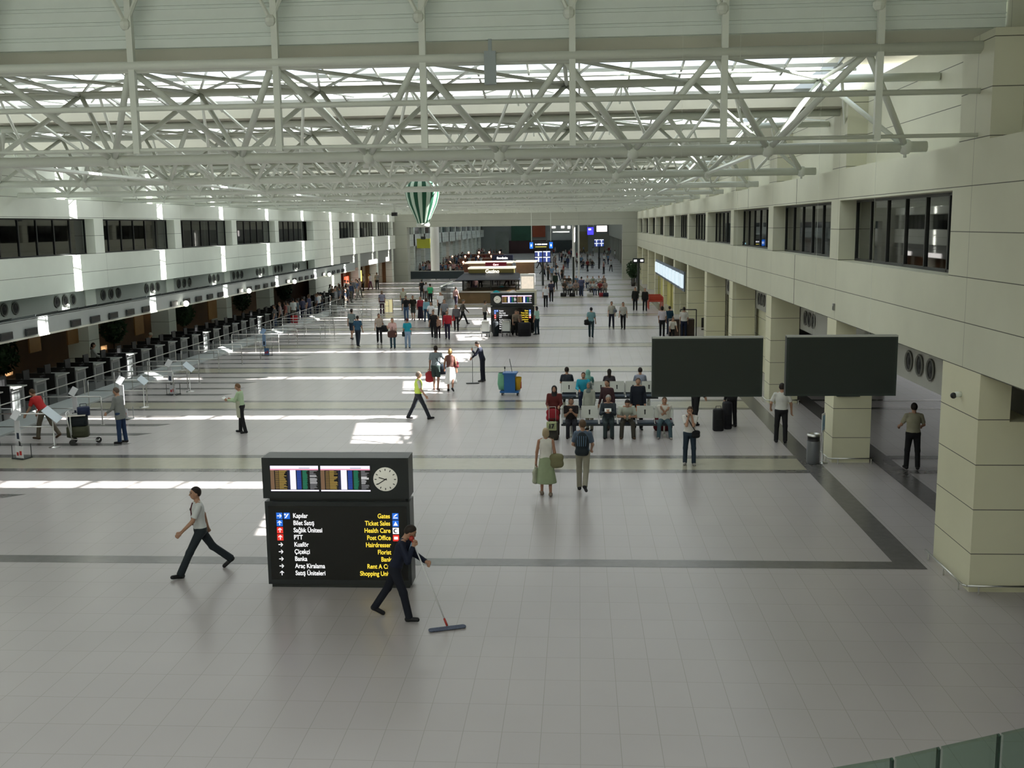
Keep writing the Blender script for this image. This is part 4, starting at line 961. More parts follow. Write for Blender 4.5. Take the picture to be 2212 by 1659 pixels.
# right-hand shops
a = atx(1418, 575, XR); b = atx(1480, 600, XR)
t = empty('ticket_shop_sign', (XR-0.05, b.y, 0), label='long row of lit white window letters over the right-hand ticket shop', cat='sign')
for i in range(9):
    y0 = (a.y-b.y)*i/9; MB().box(-0.1, y0+0.3, 2.25, 0, y0+(a.y-b.y)/9-0.3, 3.1).build('lit_panel', mat('pale_blue_lightbox', (0.6, 0.7, 0.75), 0.4, emit=(0.75, 0.9, 1), es=0.35), t)
MB().box(-0.02, 0, 2.05, 0.06, a.y-b.y, 3.3).build('backing', mat('slate_fascia', (0.13, 0.16, 0.2), 0.5), t)
for i in range(4):
    q = gp(1398+i*20, 640+i*12); o = MB().box(0, 0, 0, 0.08, 4.2, 2.0).build('yellow_partition', mat('pale_yellow_panel', (0.62, 0.58, 0.16), 0.5)); o.location = (7.0, q.y, 0)
    tag(o, 'pale yellow partition of the right-hand shop, %s from the far end' % ORD[i].replace('nearest', 'first'), 'partition')
q = gp(1440, 685)
for i in range(3):
    o = MB().box(-0.5, 0, 0.55+0.0*i, 0.6, 0.4, 0.62).box(-0.5, 0, 0, -0.45, 0.4, 0.9).box(0.55, 0, 0, 0.6, 0.4, 0.9).box(-0.5, 0.35, 0.6, 0.6, 0.4, 0.95).build('red_bench', mat('red_orange_plastic', (0.5, 0.07, 0.04), 0.5)); o.location = (gp(1436, 668).x-0.7, gp(1436, 668).y+1.2*i, 0)
    tag(o, 'red slatted bench by the right-hand shop, %s from the viewer' % ORD[i], 'bench')
shrub((gp(1368, 618).x, gp(1368, 618).y, 0), 0.75, 2.6, 'round potted tree before the right pillar at the far end', seed=11)
p = gp(1692, 870); shrub((7.6, 38.9, 0), 0.5, 2.0, 'dark potted palm behind the gap between the two dark displays', seed=12)
# table with dark frame and chair at the right group
q = gp(1492, 728)
t = empty('stand_desk', (q.x, q.y, 0), label='brown desk with a dark metal frame beside the third right column', cat='desk')
MB().box(-1.2, 0, 0.0, 0.2, 0.7, 1.0).build('body', mat('dark_brown_desk', (0.05, 0.03, 0.02), 0.5), t)
MB().path([(-0.6, 0, 1.0), (-0.6, 0, 1.55), (0.3, 0, 1.55), (0.3, 0, 0)], 0.03, 6).build('frame', black, t)
q = gp(1512, 728)
t = empty('office_chair', (q.x+0.4, q.y-0.2, 0), 0.8, 'black office chair leaning against the third right column', 'chair')
MB().box(-0.25, -0.25, 0.42, 0.25, 0.25, 0.5).build('seat', black, t); MB().box(-0.22, 0.2, 0.55, 0.22, 0.28, 1.1).build('backrest', black, t)
MB().tube((0, 0, 0.08), (0, 0, 0.42), 0.03).build('column', darkm, t)
MB().tube((-0.3, 0, 0.05), (0.3, 0, 0.05), 0.025).tube((0, -0.3, 0.05), (0, 0.3, 0.05), 0.025).build('base', darkm, t)
# shop at the left, beyond the solid bay
t = empty('cafe_front', (XL-0.3, YS1+0.3, 0), label='brown and orange cafe front with lit signs under the left gallery', cat='shop front')
MB().box(-1.5, 0, 0, -1.4, 28, 3.8).build('back_wall', mat('orange_brown_wall', (0.24, 0.10, 0.03), 0.5, var=.3, vs=.4), t)
MB().box(0.12, 0, 2.5, 0.22, 28, 3.8).build('fascia', mat('grey_fascia', (0.27, 0.28, 0.26), 0.6), t)
for i, (y, wd_) in enumerate([(3.5, 2.2), (13.0, 4.2), (22.5, 1.6)]):
    MB().box(0.22, y, 2.55, 0.30, y+wd_, 3.0).build('lit_sign', glow((1, 0.95, 0.9), 1.2), t)
    MB().box(-0.9, y+3.5, 0, -0.5, y+5.0, 2.4).build('wood_post', wood, t)
MB().box(-0.6, 5, 0.9, -0.5, 6.6, 1.7).build('red_lightbox', glow((1, 0.12, 0.05), 0.9), t); MB().box(-0.5, 11, 0.9, -0.4, 12.2, 2.0).build('yellow_lightbox', glow((1, 0.75, 0.15), 1.2), t)
# ------------------------------------------------------------------ people: one smooth surface per body, clothing as fitted shells
def nets(F, org, h):
    I = F < 0
    c = [(a, b, d) for a in (0, 1) for b in (0, 1) for d in (0, 1)]
    sl = lambda A, o: A[o[0]:A.shape[0]-1+o[0], o[1]:A.shape[1]-1+o[1], o[2]:A.shape[2]-1+o[2]]
    n = sum(sl(I, o).astype(np.int8) for o in c)
    act = np.argwhere((n > 0) & (n < 8))
    if len(act) == 0: return None
    idx = -np.ones(n.shape, np.int32); idx[tuple(act.T)] = np.arange(len(act))
    acc = np.zeros((len(act), 3)); cnt = np.zeros(len(act))
    for o in c:
        for ax in range(3):
            if o[ax]: continue
            o2 = list(o); o2[ax] = 1
            A = F[act[:, 0]+o[0], act[:, 1]+o[1], act[:, 2]+o[2]]; B = F[act[:, 0]+o2[0], act[:, 1]+o2[1], act[:, 2]+o2[2]]
            m = (A < 0) != (B < 0); t = np.zeros(len(A)); t[m] = A[m]/(A[m]-B[m])
            P = np.tile(np.array(o, float), (len(A), 1)); P[:, ax] = t
            acc[m] += P[m]; cnt[m] += 1
    V = (act+acc/cnt[:, None])*h+org
    Q = []
    for ax in range(3):
        o2 = [0, 0, 0]; o2[ax] = 1
        A = I[:I.shape[0]-o2[0], :I.shape[1]-o2[1], :I.shape[2]-o2[2]]; B = I[o2[0]:, o2[1]:, o2[2]:]
        e = np.argwhere(A != B); u_, v_ = (ax+1) % 3, (ax+2) % 3
        e = e[(e[:, u_] > 0) & (e[:, v_] > 0)]
        e = e[(e[:, 0] < n.shape[0]) & (e[:, 1] < n.shape[1]) & (e[:, 2] < n.shape[2])]
        f = A[e[:, 0], e[:, 1], e[:, 2]]
        def cell(du, dv):
            q = e.copy(); q[:, u_] -= du; q[:, v_] -= dv; return idx[q[:, 0], q[:, 1], q[:, 2]]
        q = np.stack([cell(0, 0), cell(1, 0), cell(1, 1), cell(0, 1)], 1)
        q[~f] = q[~f][:, ::-1]; Q.append(q)
    Q = np.concatenate(Q); Q = Q[(Q >= 0).all(1)]
    return V, Q
class Cap:
    def __init__(s, a, b, r1, r2=None, cuts=(), fl=None):
        s.a = np.array(a, float); s.b = np.array(b, float); s.r1 = r1; s.r2 = r1 if r2 is None else r2; s.cuts = cuts; s.fl = fl
    def box(s):
        R_ = max(s.r1, s.r2); return np.minimum(s.a, s.b)-R_, np.maximum(s.a, s.b)+R_
    def d(s, P):
        ba = s.b-s.a; l = ba.dot(ba); pa = P-s.a; t = np.clip(pa@ba/max(l, 1e-9), 0, 1)
        v = pa-t[..., None]*ba
        if s.fl is not None: v = v*np.array(s.fl)
        d = np.sqrt((v*v).sum(-1))-(s.r1+(s.r2-s.r1)*t)
        for p, n in s.cuts: d = np.maximum(d, (P-np.array(p))@np.array(n))
        return d
class Ell:
    def __init__(s, c, r, M=None, cuts=()):
        s.c = np.array(c, float); s.r = np.array(r, float); s.M = np.eye(3) if M is None else M; s.cuts = cuts
    def box(s):
        R_ = s.r.max(); return s.c-R_, s.c+R_
    def d(s, P):
        q = ((P-s.c)@s.M)/s.r; l = np.sqrt((q*q).sum(-1)); d = (l-1)*s.r.min()*0.6+(l-1)*s.r.mean()*0.4
        for p, n in s.cuts: d = np.maximum(d, (P-np.array(p))@np.array(n))
        return d
def rx(a):
    c, s = math.cos(a), math.sin(a); return np.array([[1, 0, 0], [0, c, -s], [0, s, c]])
def rzm(a):
    c, s = math.cos(a), math.sin(a); return np.array([[c, -s, 0], [s, c, 0], [0, 0, 1]])
def field(groups, h, k=0.02):
    """groups: list of (label, prims). returns mesh and vertex labels"""
    P = [p for _, g in groups for p in g]
    lo = np.min([p.box()[0] for p in P], 0)-h*2; hi = np.max([p.box()[1] for p in P], 0)+h*2
    n = np.ceil((hi-lo)/h).astype(int)+1
    F = np.full(n, 1.0); L = np.zeros(n, np.int8)
    ax = [lo[i]+h*np.arange(n[i]) for i in range(3)]
    for lab, g in groups:
        G_ = np.full(n, 1.0) if len(groups) > 1 else F
        for p in g:
            a, b = p.box(); i0 = np.maximum(((a-k-2*h-lo)/h).astype(int), 0); i1 = np.minimum(((b+k+2*h-lo)/h).astype(int)+2, n)
            X_, Y_, Z_ = np.meshgrid(ax[0][i0[0]:i1[0]], ax[1][i0[1]:i1[1]], ax[2][i0[2]:i1[2]], indexing='ij')
            d = p.d(np.stack([X_, Y_, Z_], -1)); S_ = (slice(i0[0], i1[0]), slice(i0[1], i1[1]), slice(i0[2], i1[2]))
            o = G_[S_]; hh = np.clip(0.5+0.5*(o-d)/k, 0, 1); G_[S_] = o*(1-hh)+d*hh-k*hh*(1-hh)
        if len(groups) > 1:
            m = G_ < F; L[m] = lab; F = np.minimum(F, G_)
    r = nets(F, lo, h)
    if r is None: return None
    V, Q = r
    vi = np.clip(np.round((V-lo)/h).astype(int), 0, n-1)
    return V, Q, L[vi[:, 0], vi[:, 1], vi[:, 2]]
def npmesh(name, V, Q, mats, mi=None, parent=None, smooth=True):
    me = bpy.data.meshes.new(name); me.vertices.add(len(V)); me.vertices.foreach_set('co', V.ravel())
    me.loops.add(Q.size); me.loops.foreach_set('vertex_index', Q.ravel().astype(np.int32)); me.polygons.add(len(Q))
    me.polygons.foreach_set('loop_start', np.arange(0, Q.size, 4, dtype=np.int32))
    for m in mats: me.materials.append(m)
    if mi is not None: me.polygons.foreach_set('material_index', mi.astype(np.int32))
    me.polygons.foreach_set('use_smooth', np.ones(len(Q), bool)); me.update(calc_edges=True); me.validate()
    o = bpy.data.objects.new(name, me); COL.objects.link(o)
    if parent is not None: o.parent = parent
    return o
SKIN = (0.42, 0.24, 0.16)
D = math.radians
POSE = {
 'stand': dict(L=(3, 3), R=(-2, 2), AL=(4, 9, 12, 5), AR=(2, 9, 12, 5), lean=1),
 'walk': dict(L=(26, 6), R=(-20, 18), AL=(-22, 8, 14, 0), AR=(24, 8, 22, 0), lean=4),
 'walk2': dict(L=(-17, 22), R=(22, 4), AL=(20, 8, 20, 0), AR=(-20, 8, 12, 0), lean=3),
 'stroll': dict(L=(12, 4), R=(-10, 14), AL=(-8, 8, 14, 0), AR=(10, 8, 14, 0), lean=2),
 'sit': dict(L=(84, 84), R=(82, 84), AL=(28, 10, 55, 20), AR=(28, 10, 55, 20), lean=4, sit=0.50),
}
def person(label, loc, h=1.72, face=0, pose='stand', top=('s', (0.5, 0.5, 0.5)), bot=('t', (0.03, 0.03, 0.035)), shoes=(0.02, 0.02, 0.02), hair=('short', (0.03, 0.02, 0.015)),
           skin=SKIN, lod=1, group=None, over=None, extra=None, build=1.0, hx=(0, 0), z=0.0, name='person', vest=None):
    s = h/1.75; q = dict(POSE[pose]) if isinstance(pose, str) else dict(POSE['stand'], **pose)
    if over: q.update(over)
    V3 = lambda x, y, z_: np.array([x, y, z_])*s
    lean = D(q['lean']); hipw = 0.085
    J = {}
    def legv(a): return np.array([0, math.sin(D(a)), -math.cos(D(a))])
    ext = []
    for sd in 'LR':
        a, b = q[sd][:2]; v = legv(a)*0.44+legv(a-b)*0.42; ext.append(-v[2])
    pz = q['sit'] if 'sit' in q else max(ext)+0.075
    J['pel'] = V3(0, 0, pz)
    for sd, sg in (('L', -1), ('R', 1)):
        a, b = q[sd][:2]; sp = q[sd][2] if len(q[sd]) > 2 else 2
        hp = V3(sg*hipw, 0, pz); sv = np.array([sg*math.sin(D(sp)), 0, 0])
        kn = hp+(legv(a)+sv)*0.44*s; an = kn+(legv(a-b)+sv*0.3)*0.42*s
        J['hip'+sd], J['kn'+sd], J['an'+sd] = hp, kn, an
        ft = max(-50, min(40, (a-b)*0.8)) if 'sit' not in q else 0
        if an[2] < 0.09*s: ft = min(ft, 12) if ft > 0 else ft
        fv = np.array([sg*0.15, math.cos(D(ft)), math.sin(D(ft))]); J['toe'+sd] = an+fv*0.15*s+V3(0, 0, -0.045); J['heel'+sd] = an-fv*0.035*s+V3(0, 0, -0.03)
        if 'sit' in q or an[2] < 0.12*s: J['toe'+sd][2] = max(0.03*s, min(J['toe'+sd][2], 0.05*s))
    T = rx(-lean)
    up = lambda x, y, z_: J['pel']+(T@np.array([x, y, z_]))*s
    J['chest'] = up(0, 0, 0.38); J['neck'] = up(0, -0.01, 0.545)
    hp_, hy_ = D(q.get('headp', 0)+q['lean']*0.4), D(q.get('heady', 0))
    Hm = rzm(hy_)@rx(-hp_); J['head'] = J['neck']+(T@np.array([0, 0.005, 0.03]))*s+(Hm@np.array([0, 0.02, 0.105]))*s
    hc = J['head']; hl = lambda x, y, z_: hc+(Hm@np.array([x, y, z_]))*s
    shw = 0.165*build
    for sd, sg in (('L', -1), ('R', 1)):
        a, c, e, d_ = q['A'+sd]; sh = up(sg*shw, 0, 0.468); J['sh'+sd] = sh
        if 'H'+sd in q:   # explicit wrist target in body space: two-bone reach
            w_ = np.array(q['H'+sd])*s; v = w_-sh; L1, L2 = 0.29*s, 0.26*s; dd = min(np.linalg.norm(v), (L1+L2)*0.995); v = v/np.linalg.norm(v)
            aa = (L1*L1-L2*L2+dd*dd)/(2*dd); hh = math.sqrt(max(0, L1*L1-aa*aa)); pole = np.array([sg*0.6, -0.5, -0.8]); pole = pole-v*pole.dot(v); pole /= np.linalg.norm(pole)
            el = sh+v*aa+pole*hh; wr = sh+v*dd
        else:
            u_ = T@np.array([sg*math.sin(D(c)), math.sin(D(a))*math.cos(D(c)), -math.cos(D(a))*math.cos(D(c))]); el = sh+u_*0.29*s
            f_ = T@np.array([-sg*math.sin(D(d_))+sg*0.08*(1 if e < 40 else 0), math.sin(D(a+e))*math.cos(D(d_)), -math.cos(D(a+e))*math.cos(D(d_))]); f_ /= np.linalg.norm(f_); wr = el+f_*0.26*s
        J['el'+sd], J['wr'+sd] = el, wr; fd = (wr-el)/np.linalg.norm(wr-el); J['hd'+sd] = wr+fd*0.08*s; J['fd'+sd] = fd
    bw = build
    # ---- skin surface
    B = [Ell(up(0, 0, 0.36), V3(0.155*bw, 0.10*bw, 0.19), T), Ell(up(0, 0.005, 0.18), V3(0.13*bw, 0.09*bw, 0.17), T), Ell(up(0, -0.005, 0.02), V3(0.155*bw, 0.10*bw, 0.13), T),
         Cap(up(-0.10, 0, 0.49), up(0.10, 0, 0.49), 0.055*s), Cap(J['neck']-T@V3(0, 0, 0.03), hl(0, -0.01, -0.05), 0.052*s, 0.048*s),
         Ell(hc, V3(0.074, 0.092, 0.108), Hm), Ell(hl(0, 0.028, -0.055), V3(0.052, 0.058, 0.056), Hm),
         Cap(hl(0, 0.088, 0.012), hl(0, 0.105, -0.018), 0.010*s, 0.014*s), Ell(hl(-0.076, 0.0, -0.01), V3(0.012, 0.02, 0.03), Hm), Ell(hl(0.076, 0.0, -0.01), V3(0.012, 0.02, 0.03), Hm)]
    for sd, sg in (('L', -1), ('R', 1)):
        B += [Cap(J['sh'+sd], J['el'+sd], 0.046*s*bw, 0.038*s), Cap(J['el'+sd], J['wr'+sd], 0.039*s, 0.026*s)]
        wr, fd = J['wr'+sd], J['fd'+sd]
        if lod == 0:
            ax_ = np.cross(fd, np.array([sg*1.0, 0.2, 0.1])); ax_ /= np.linalg.norm(ax_); nn = np.cross(ax_, fd); cu = q.get('curl', 0.5)
            B += [Cap(wr, wr+fd*0.05*s, 0.026*s, 0.03*s), Cap(wr+fd*0.05*s-ax_*0.015*s, wr+fd*0.075*s+ax_*0.015*s, 0.024*s)]
            for i_, (o_, l_) in enumerate(((-0.030, 0.062), (-0.010, 0.074), (0.010, 0.070), (0.030, 0.055))):
                b_ = wr+fd*0.082*s+ax_*o_*s; d1 = fd*math.cos(cu)+nn*(-sg)*math.sin(cu)*-1; m_ = b_+d1*l_*0.5*s; d2 = fd*math.cos(cu*2.4)+nn*(-sg)*math.sin(cu*2.4)*-1
                B += [Cap(b_, m_, 0.0105*s, 0.010*s), Cap(m_, m_+d2*l_*0.5*s, 0.010*s, 0.0085*s)]
            tb = wr+fd*0.03*s+np.array([0, 0, 0])+ax_*0.03*s*(1 if ax_[1] > 0 else -1); td = fd*0.7+ax_*(0.6 if ax_[1] > 0 else -0.6)
            B += [Cap(tb, tb+td*0.032*s, 0.013*s, 0.011*s), Cap(tb+td*0.032*s, tb+td*0.032*s+(fd*0.95+nn*0.2)*0.026*s, 0.011*s, 0.009*s)]
        else:
            B += [Ell(wr+fd*0.06*s, V3(0.036, 0.036, 0.07), None), Cap(wr, wr+fd*0.13*s, 0.028*s, 0.018*s)]
        B += [Cap(J['hip'+sd], J['kn'+sd], 0.078*s*bw, 0.052*s), Cap(J['kn'+sd], J['an'+sd], 0.052*s, 0.034*s), Cap(J['heel'+sd], J['toe'+sd], 0.034*s, 0.028*s)]
    # ---- clothing surfaces
    Cl = []
    kind, tc = top[0], top[1]; o_ = 0.016
    TS = [Ell(up(0, 0, 0.35), V3(0.155*bw+o_, 0.10*bw+o_, 0.20), T), Ell(up(0, 0.006, 0.18), V3(0.138*bw+o_, 0.094*bw+o_, 0.18), T), Cap(up(-0.10, 0, 0.480), up(0.10, 0, 0.480), 0.060*s)]
    wl = up(0, 0, 0.03 if kind != 'c' else -0.18)
    if kind == 'c': TS += [Cap(up(0, 0, 0.1), up(0, 0, -0.22), 0.155*s*bw+.01, 0.20*s, fl=(1, 1.25, 1))]
    else: TS += [Ell(up(0, -0.004, 0.05), V3(0.152*bw+o_, 0.10*bw+o_, 0.13), T)]
    dn = -(T@np.array([0, 0, 1.0])); 
    for p in TS: p.cuts = ((wl, dn),)
    nk = up(0, 0, 0.535); upv = T@np.array([0, 0.25, 1.0])
    for p in TS: p.cuts = p.cuts+((nk, upv),)
    for sd, sg in (('L', -1), ('R', 1)):
        sh, el, wr = J['sh'+sd], J['el'+sd], J['wr'+sd]; u1 = (el-sh)/np.linalg.norm(el-sh)
        if kind in ('s',): TS += [Cap(sh, el, 0.056*s*bw, 0.060*s, cuts=((sh+(el-sh)*0.78, u1),))]
        elif kind in ('l', 'c', 'j'):
            f1 = (wr-el)/np.linalg.norm(wr-el); TS += [Cap(sh, el, 0.057*s*bw, 0.050*s), Cap(el, wr+f1*0.0, 0.052*s, 0.040*s, cuts=((wr-f1*0.005, f1),))]
    Cl.append(('shirt' if kind in 'sn' else ('sleeveless_top' if kind == 'n' else ('coat' if kind == 'c' else 'long_sleeved_top')), TS, flat(tc)))
    bk, bc = bot[0], bot[1]; PS = []
    if bk in 'tsb':
        PS += [Ell(up(0, -0.004, 0.0), V3(0.152*bw+o_, 0.103*bw+o_, 0.13), T, cuts=((up(0, 0, 0.085), -dn),))]
        for sd in 'LR':
            hp, kn, an = J['hip'+sd], J['kn'+sd], J['an'+sd]; v = an-kn; v = v/np.linalg.norm(v)
            if bk == 's': PS += [Cap(hp, kn, 0.095*s*bw, 0.085*s, cuts=((kn-(kn-hp)*0.06, (kn-hp)/np.linalg.norm(kn-hp)),))]
            else: PS += [Cap(hp, kn, 0.092*s*bw, 0.068*s), Cap(kn, an+v*0.03*s, 0.067*s, 0.062*s if bk == 't' else 0.07*s, cuts=((an+v*0.02*s, v),))]
        Cl.append(('shorts' if bk == 's' else 'trousers', PS, flat(bc)))
    else:
        L_ = bot[2]; w2 = bot[3] if len(bot) > 3 else 0.24
        hem = np.array([0, 0, max(0.02, J['pel'][2]-L_*s)])
        PS += [Cap(up(0, 0, 0.09), up(0, 0, -0.05), 0.135*s*bw, 0.175*s*bw, fl=(1, 1.3, 1), cuts=((up(0, 0, 0.10), -dn),)),
               Cap(up(0, 0, -0.02), hem+np.array([0, J['pel'][1], 0]), 0.165*s*bw, w2*s, fl=(1, 1.2, 1), cuts=((hem, np.array([0, 0, -1.0])),))]
        Cl.append(('skirt', PS, flat(bc)))
        if bot[0] == 'K': pass
    SS = []
    for sd in 'LR': SS += [Cap(J['heel'+sd], J['toe'+sd], 0.042*s, 0.037*s), Cap(J['heel'+sd]+V3(0, 0.01, 0.0), J['an'+sd], 0.042*s, 0.042*s, cuts=((J['an'+sd], (J['an'+sd]-J['heel'+sd])/np.linalg.norm(J['an'+sd]-J['heel'+sd])),))]
    for p in SS: p.cuts = p.cuts+((np.array([0, 0, 0.002]), np.array([0, 0, -1.0])),) if (p.a[2] < 0.1*s) else p.cuts
    if shoes is not None:
        if lod < 2: Cl += [('shoe', SS[:2], flat(shoes, 0.5)), ('shoe', SS[2:], flat(shoes, 0.5))]
        else: Cl.append(('shoes', SS, flat(shoes, 0.5)))
    hs, hcol = hair; HS = []
    fn = Hm@np.array([0, 0.80, -0.60])
    if hs in ('short', 'long', 'bob', 'tail'):
        HS = [Ell(hl(0, -0.010, 0.012), V3(0.084, 0.102, 0.112), Hm, cuts=((hl(0, 0.036, 0.042), fn),))]
        if hs == 'short': HS[0].cuts += ((hl(0, 0, -0.06), Hm@np.array([0, 0, -1.0])),)
        if hs == 'bob': HS += [Ell(hl(0, -0.035, -0.035), V3(0.090, 0.075, 0.10), Hm)]
        if hs == 'long': HS += [Cap(hl(0, -0.05, 0), hl(0, -0.085, -0.26), 0.075*s, 0.06*s, fl=(1, 1.5, 1))]
        if hs == 'tail': HS += [Cap(hl(0, -0.09, 0.02), hl(0, -0.13, -0.2), 0.035*s, 0.025*s)]
    elif hs == 'scarf':
        HS = [Ell(hl(0, -0.012, 0.0), V3(0.096, 0.112, 0.125), Hm, cuts=((hl(0, 0.062, 0.0), Hm@np.array([0, 1.0, -0.05])),)), Cap(hl(0, -0.03, -0.09), up(0, -0.01, 0.47), 0.085*s, 0.13*s)]
    elif hs == 'cap': HS = [Ell(hl(0, -0.005, 0.04), V3(0.086, 0.104, 0.085), Hm, cuts=((hl(0, 0, 0.01), Hm@np.array([0, 0, -1.0])),)), Cap(hl(-0.03, 0.1, 0.03), hl(0.03, 0.1, 0.03), 0.03*s, fl=(1, 1, 2.5))]
    if HS: Cl.append(('headscarf' if hs == 'scarf' else ('cap' if hs == 'cap' else 'hair'), HS, flat(hcol, 0.6)))
    if vest is not None:
        VS = [Ell(up(0, 0, 0.34), V3(0.18*bw+o_, 0.125*bw+o_, 0.22), T), Ell(up(0, 0.0, 0.15), V3(0.175*bw+o_, 0.12*bw+o_, 0.22), T), Cap(up(-0.12, 0, 0.49), up(0.12, 0, 0.49), 0.072*s)]
        for p in VS: p.cuts = ((up(0, 0, 0.0), dn), (up(0, 0, 0.53), upv))
        Cl.insert(1, ('safety_vest', VS, vest))
    rz = D(face); w0 = Vector((loc[0], loc[1], z))
    sk = flat(skin, 0.55)
    lx = []
    if lod >= 2:
        groups = [(0, B)]+[(i+1, c_[1]) for i, c_ in enumerate(Cl)]
        r = field(groups, 0.030 if lod == 2 else 0.042, 0.02)
        o = npmesh(name, r[0], r[1], [sk]+[c_[2] for c_ in Cl], r[2][r[1][:, 0]])
        o.location = w0; o.rotation_euler.z = rz
    else:
        o = empty(name, w0, rz)
        vx = 0.0095 if lod == 0 else 0.015
        r = field([(0, B)], vx, 0.014 if lod == 0 else 0.02); b = npmesh('body', r[0], r[1], [sk], None, o)
        for nm, pr, m_ in Cl:
            r = field([(0, pr)], vx*1.15, 0.03 if nm not in ('hair',) else 0.015)
            if r: npmesh(nm, r[0], r[1], [m_], None, o)
        if lod == 0 or q.get('facefeat'):
            for sg in (-1, 1):
                e_ = MB(); e_.ball(hl(sg*0.030, 0.083, 0.015), 0.009*s, 8, 6); e_.build('eye', mat('eye_dark', (0.03, 0.02, 0.015), 0.2), o, True)
                e_ = MB(); e_.tube(hl(sg*0.018, 0.090, 0.036), hl(sg*0.046, 0.080, 0.036), 0.005*s, n=5); e_.build('eyebrow', flat(hcol if hs != 'scarf' else (0.03, 0.02, 0.015), 0.6), o)
            MB().tube(hl(-0.02, 0.090, -0.052), hl(0.02, 0.090, -0.052), 0.006*s, n=6).build('mouth', mat('lips', (0.30, 0.11, 0.09), 0.5), o, True)
    tag(o, label, 'person', group)
    W = Matrix.Translation(w0) @ Matrix.Rotation(rz, 4, 'Z')
    o['_'] = 0; del o['_']
    info = {k_: W @ Vector(v_.tolist()) for k_, v_ in J.items()}; info['obj'] = o; info['W'] = W; info['s'] = s; info['up'] = lambda x, y, z_: W @ Vector(up(x, y, z_).tolist())
    info['lj'] = J; info['uplocal'] = up
    return info
def bag(p, label, sz, col, rz=0.0, name='shoulder_bag', cat='bag', strap=None, soft=True, h=0.014):
    """soft bag hung at world point p (its top centre); strap: list of world points"""
    t = empty(name, p, rz, label, cat); x, y, z = sz
    G_ = [Ell((0, 0, -z*0.52), (x*0.5, y*0.55, z*0.5)), Cap((-x*0.3, 0, -z*0.8), (x*0.3, 0, -z*0.8), y*0.5), Cap((-x*0.34, 0, -z*0.3), (x*0.34, 0, -z*0.3), y*0.4)]
    r = field([(0, G_)], h, 0.04); npmesh('pouch', r[0], r[1], [flat(col, 0.7)], None, t)
    if strap:
        M_ = Matrix.Rotation(-rz, 4, 'Z') @ Matrix.Translation(-Vector(p)); o = MB(); o.path([M_ @ Vector(q_) for q_ in strap], 0.012, 5); o.build('strap', flat(tuple(c*0.7 for c in col), 0.7), t)
    else: MB().path([(-x*0.25, 0, -z*0.15), (-x*0.15, 0, 0.06), (x*0.15, 0, 0.06), (x*0.25, 0, -z*0.15)], 0.009, 5).build('handle', flat(tuple(c*0.7 for c in col), 0.7), t)
    return t
# ------------------------------------------------------------------ the people near the viewer
BL, WH, NV, GY, KH, JN = (0.012, 0.012, 0.014), (0.62, 0.64, 0.64), (0.012, 0.018, 0.04), (0.24, 0.26, 0.27), (0.30, 0.28, 0.22), (0.03, 0.05, 0.10)
DK = (0.02, 0.013, 0.01); BR = (0.07, 0.04, 0.02); BN = (0.42, 0.30, 0.16); GH = (0.35, 0.34, 0.32)
def G2(u, v): p = gp(u, v); return (p.x, p.y)
# man striding left with a tie
p1 = person('man in white short-sleeved shirt and dark tie striding left past the information sign', G2(438, 1238), 1.80, 120, dict(L=(30, 4), R=(-30, 18), AL=(30, 6, 24, 0), AR=(-26, 10, 16, 0), lean=3), ('s', WH), ('b', (0.015, 0.022, 0.028)), BL, ('short', DK), lod=0, over=dict(heady=8))
J_ = p1['uplocal']; o = p1['obj']
ti = MB(); c0 = Vector(J_(0, 0.070, 0.51).tolist()); ti.path([c0, Vector(J_(0, 0.112, 0.41).tolist()), Vector(J_(0, 0.116, 0.25).tolist()), Vector(J_(0, 0.112, 0.10).tolist())], 0.022, 6); ti.build('tie', flat((0.06, 0.008, 0.015)), o)
MB().box(-0.018, 0, -0.022, 0.018, 0.006, 0.022, M=Matrix.Translation(Vector(J_(0.075, 0.125, 0.38).tolist()))).build('badge', black, o)
MB().lathe([(0.150, -0.02), (0.156, 0.02)], Vector(J_(0, -0.002, 0.07).tolist()), 20).build('belt', black, o) if False else None
# man mopping
p2 = person('man in navy suit bent over a flat mop, in front of the information sign', G2(858, 1336), 1.72, -96,
            dict(L=(-24, 10), R=(20, 8), AL=(30, 5, 30, 0), AR=(40, 5, 20, 0), lean=20, headp=28, heady=10, HL=(-0.10, 0.50, 0.98), HR=(0.10, 0.34, 1.30), curl=1.0), ('l', (0.010, 0.014, 0.032)), ('t', (0.008, 0.010, 0.018)), BL, ('short', DK), lod=0, name='person')
MB().prism([(-0.035, 0, -0.12), (0.035, 0, -0.12), (0.07, 0.0, 0.05), (-0.07, 0.0, 0.05)], (0, 0.02, 0), None).build('shirt_collar', flat((0.30, 0.42, 0.6)), p2['obj']).matrix_local = Matrix.Translation(Vector(p2['uplocal'](0, 0.125, 0.47).tolist())) @ Matrix.Rotation(D(-20), 4, 'X')
a = (p2['hdR']+p2['wrR'])/2; b = (p2['hdL']+p2['wrL'])/2
mp_ = gp(966, 1352, 0.06)
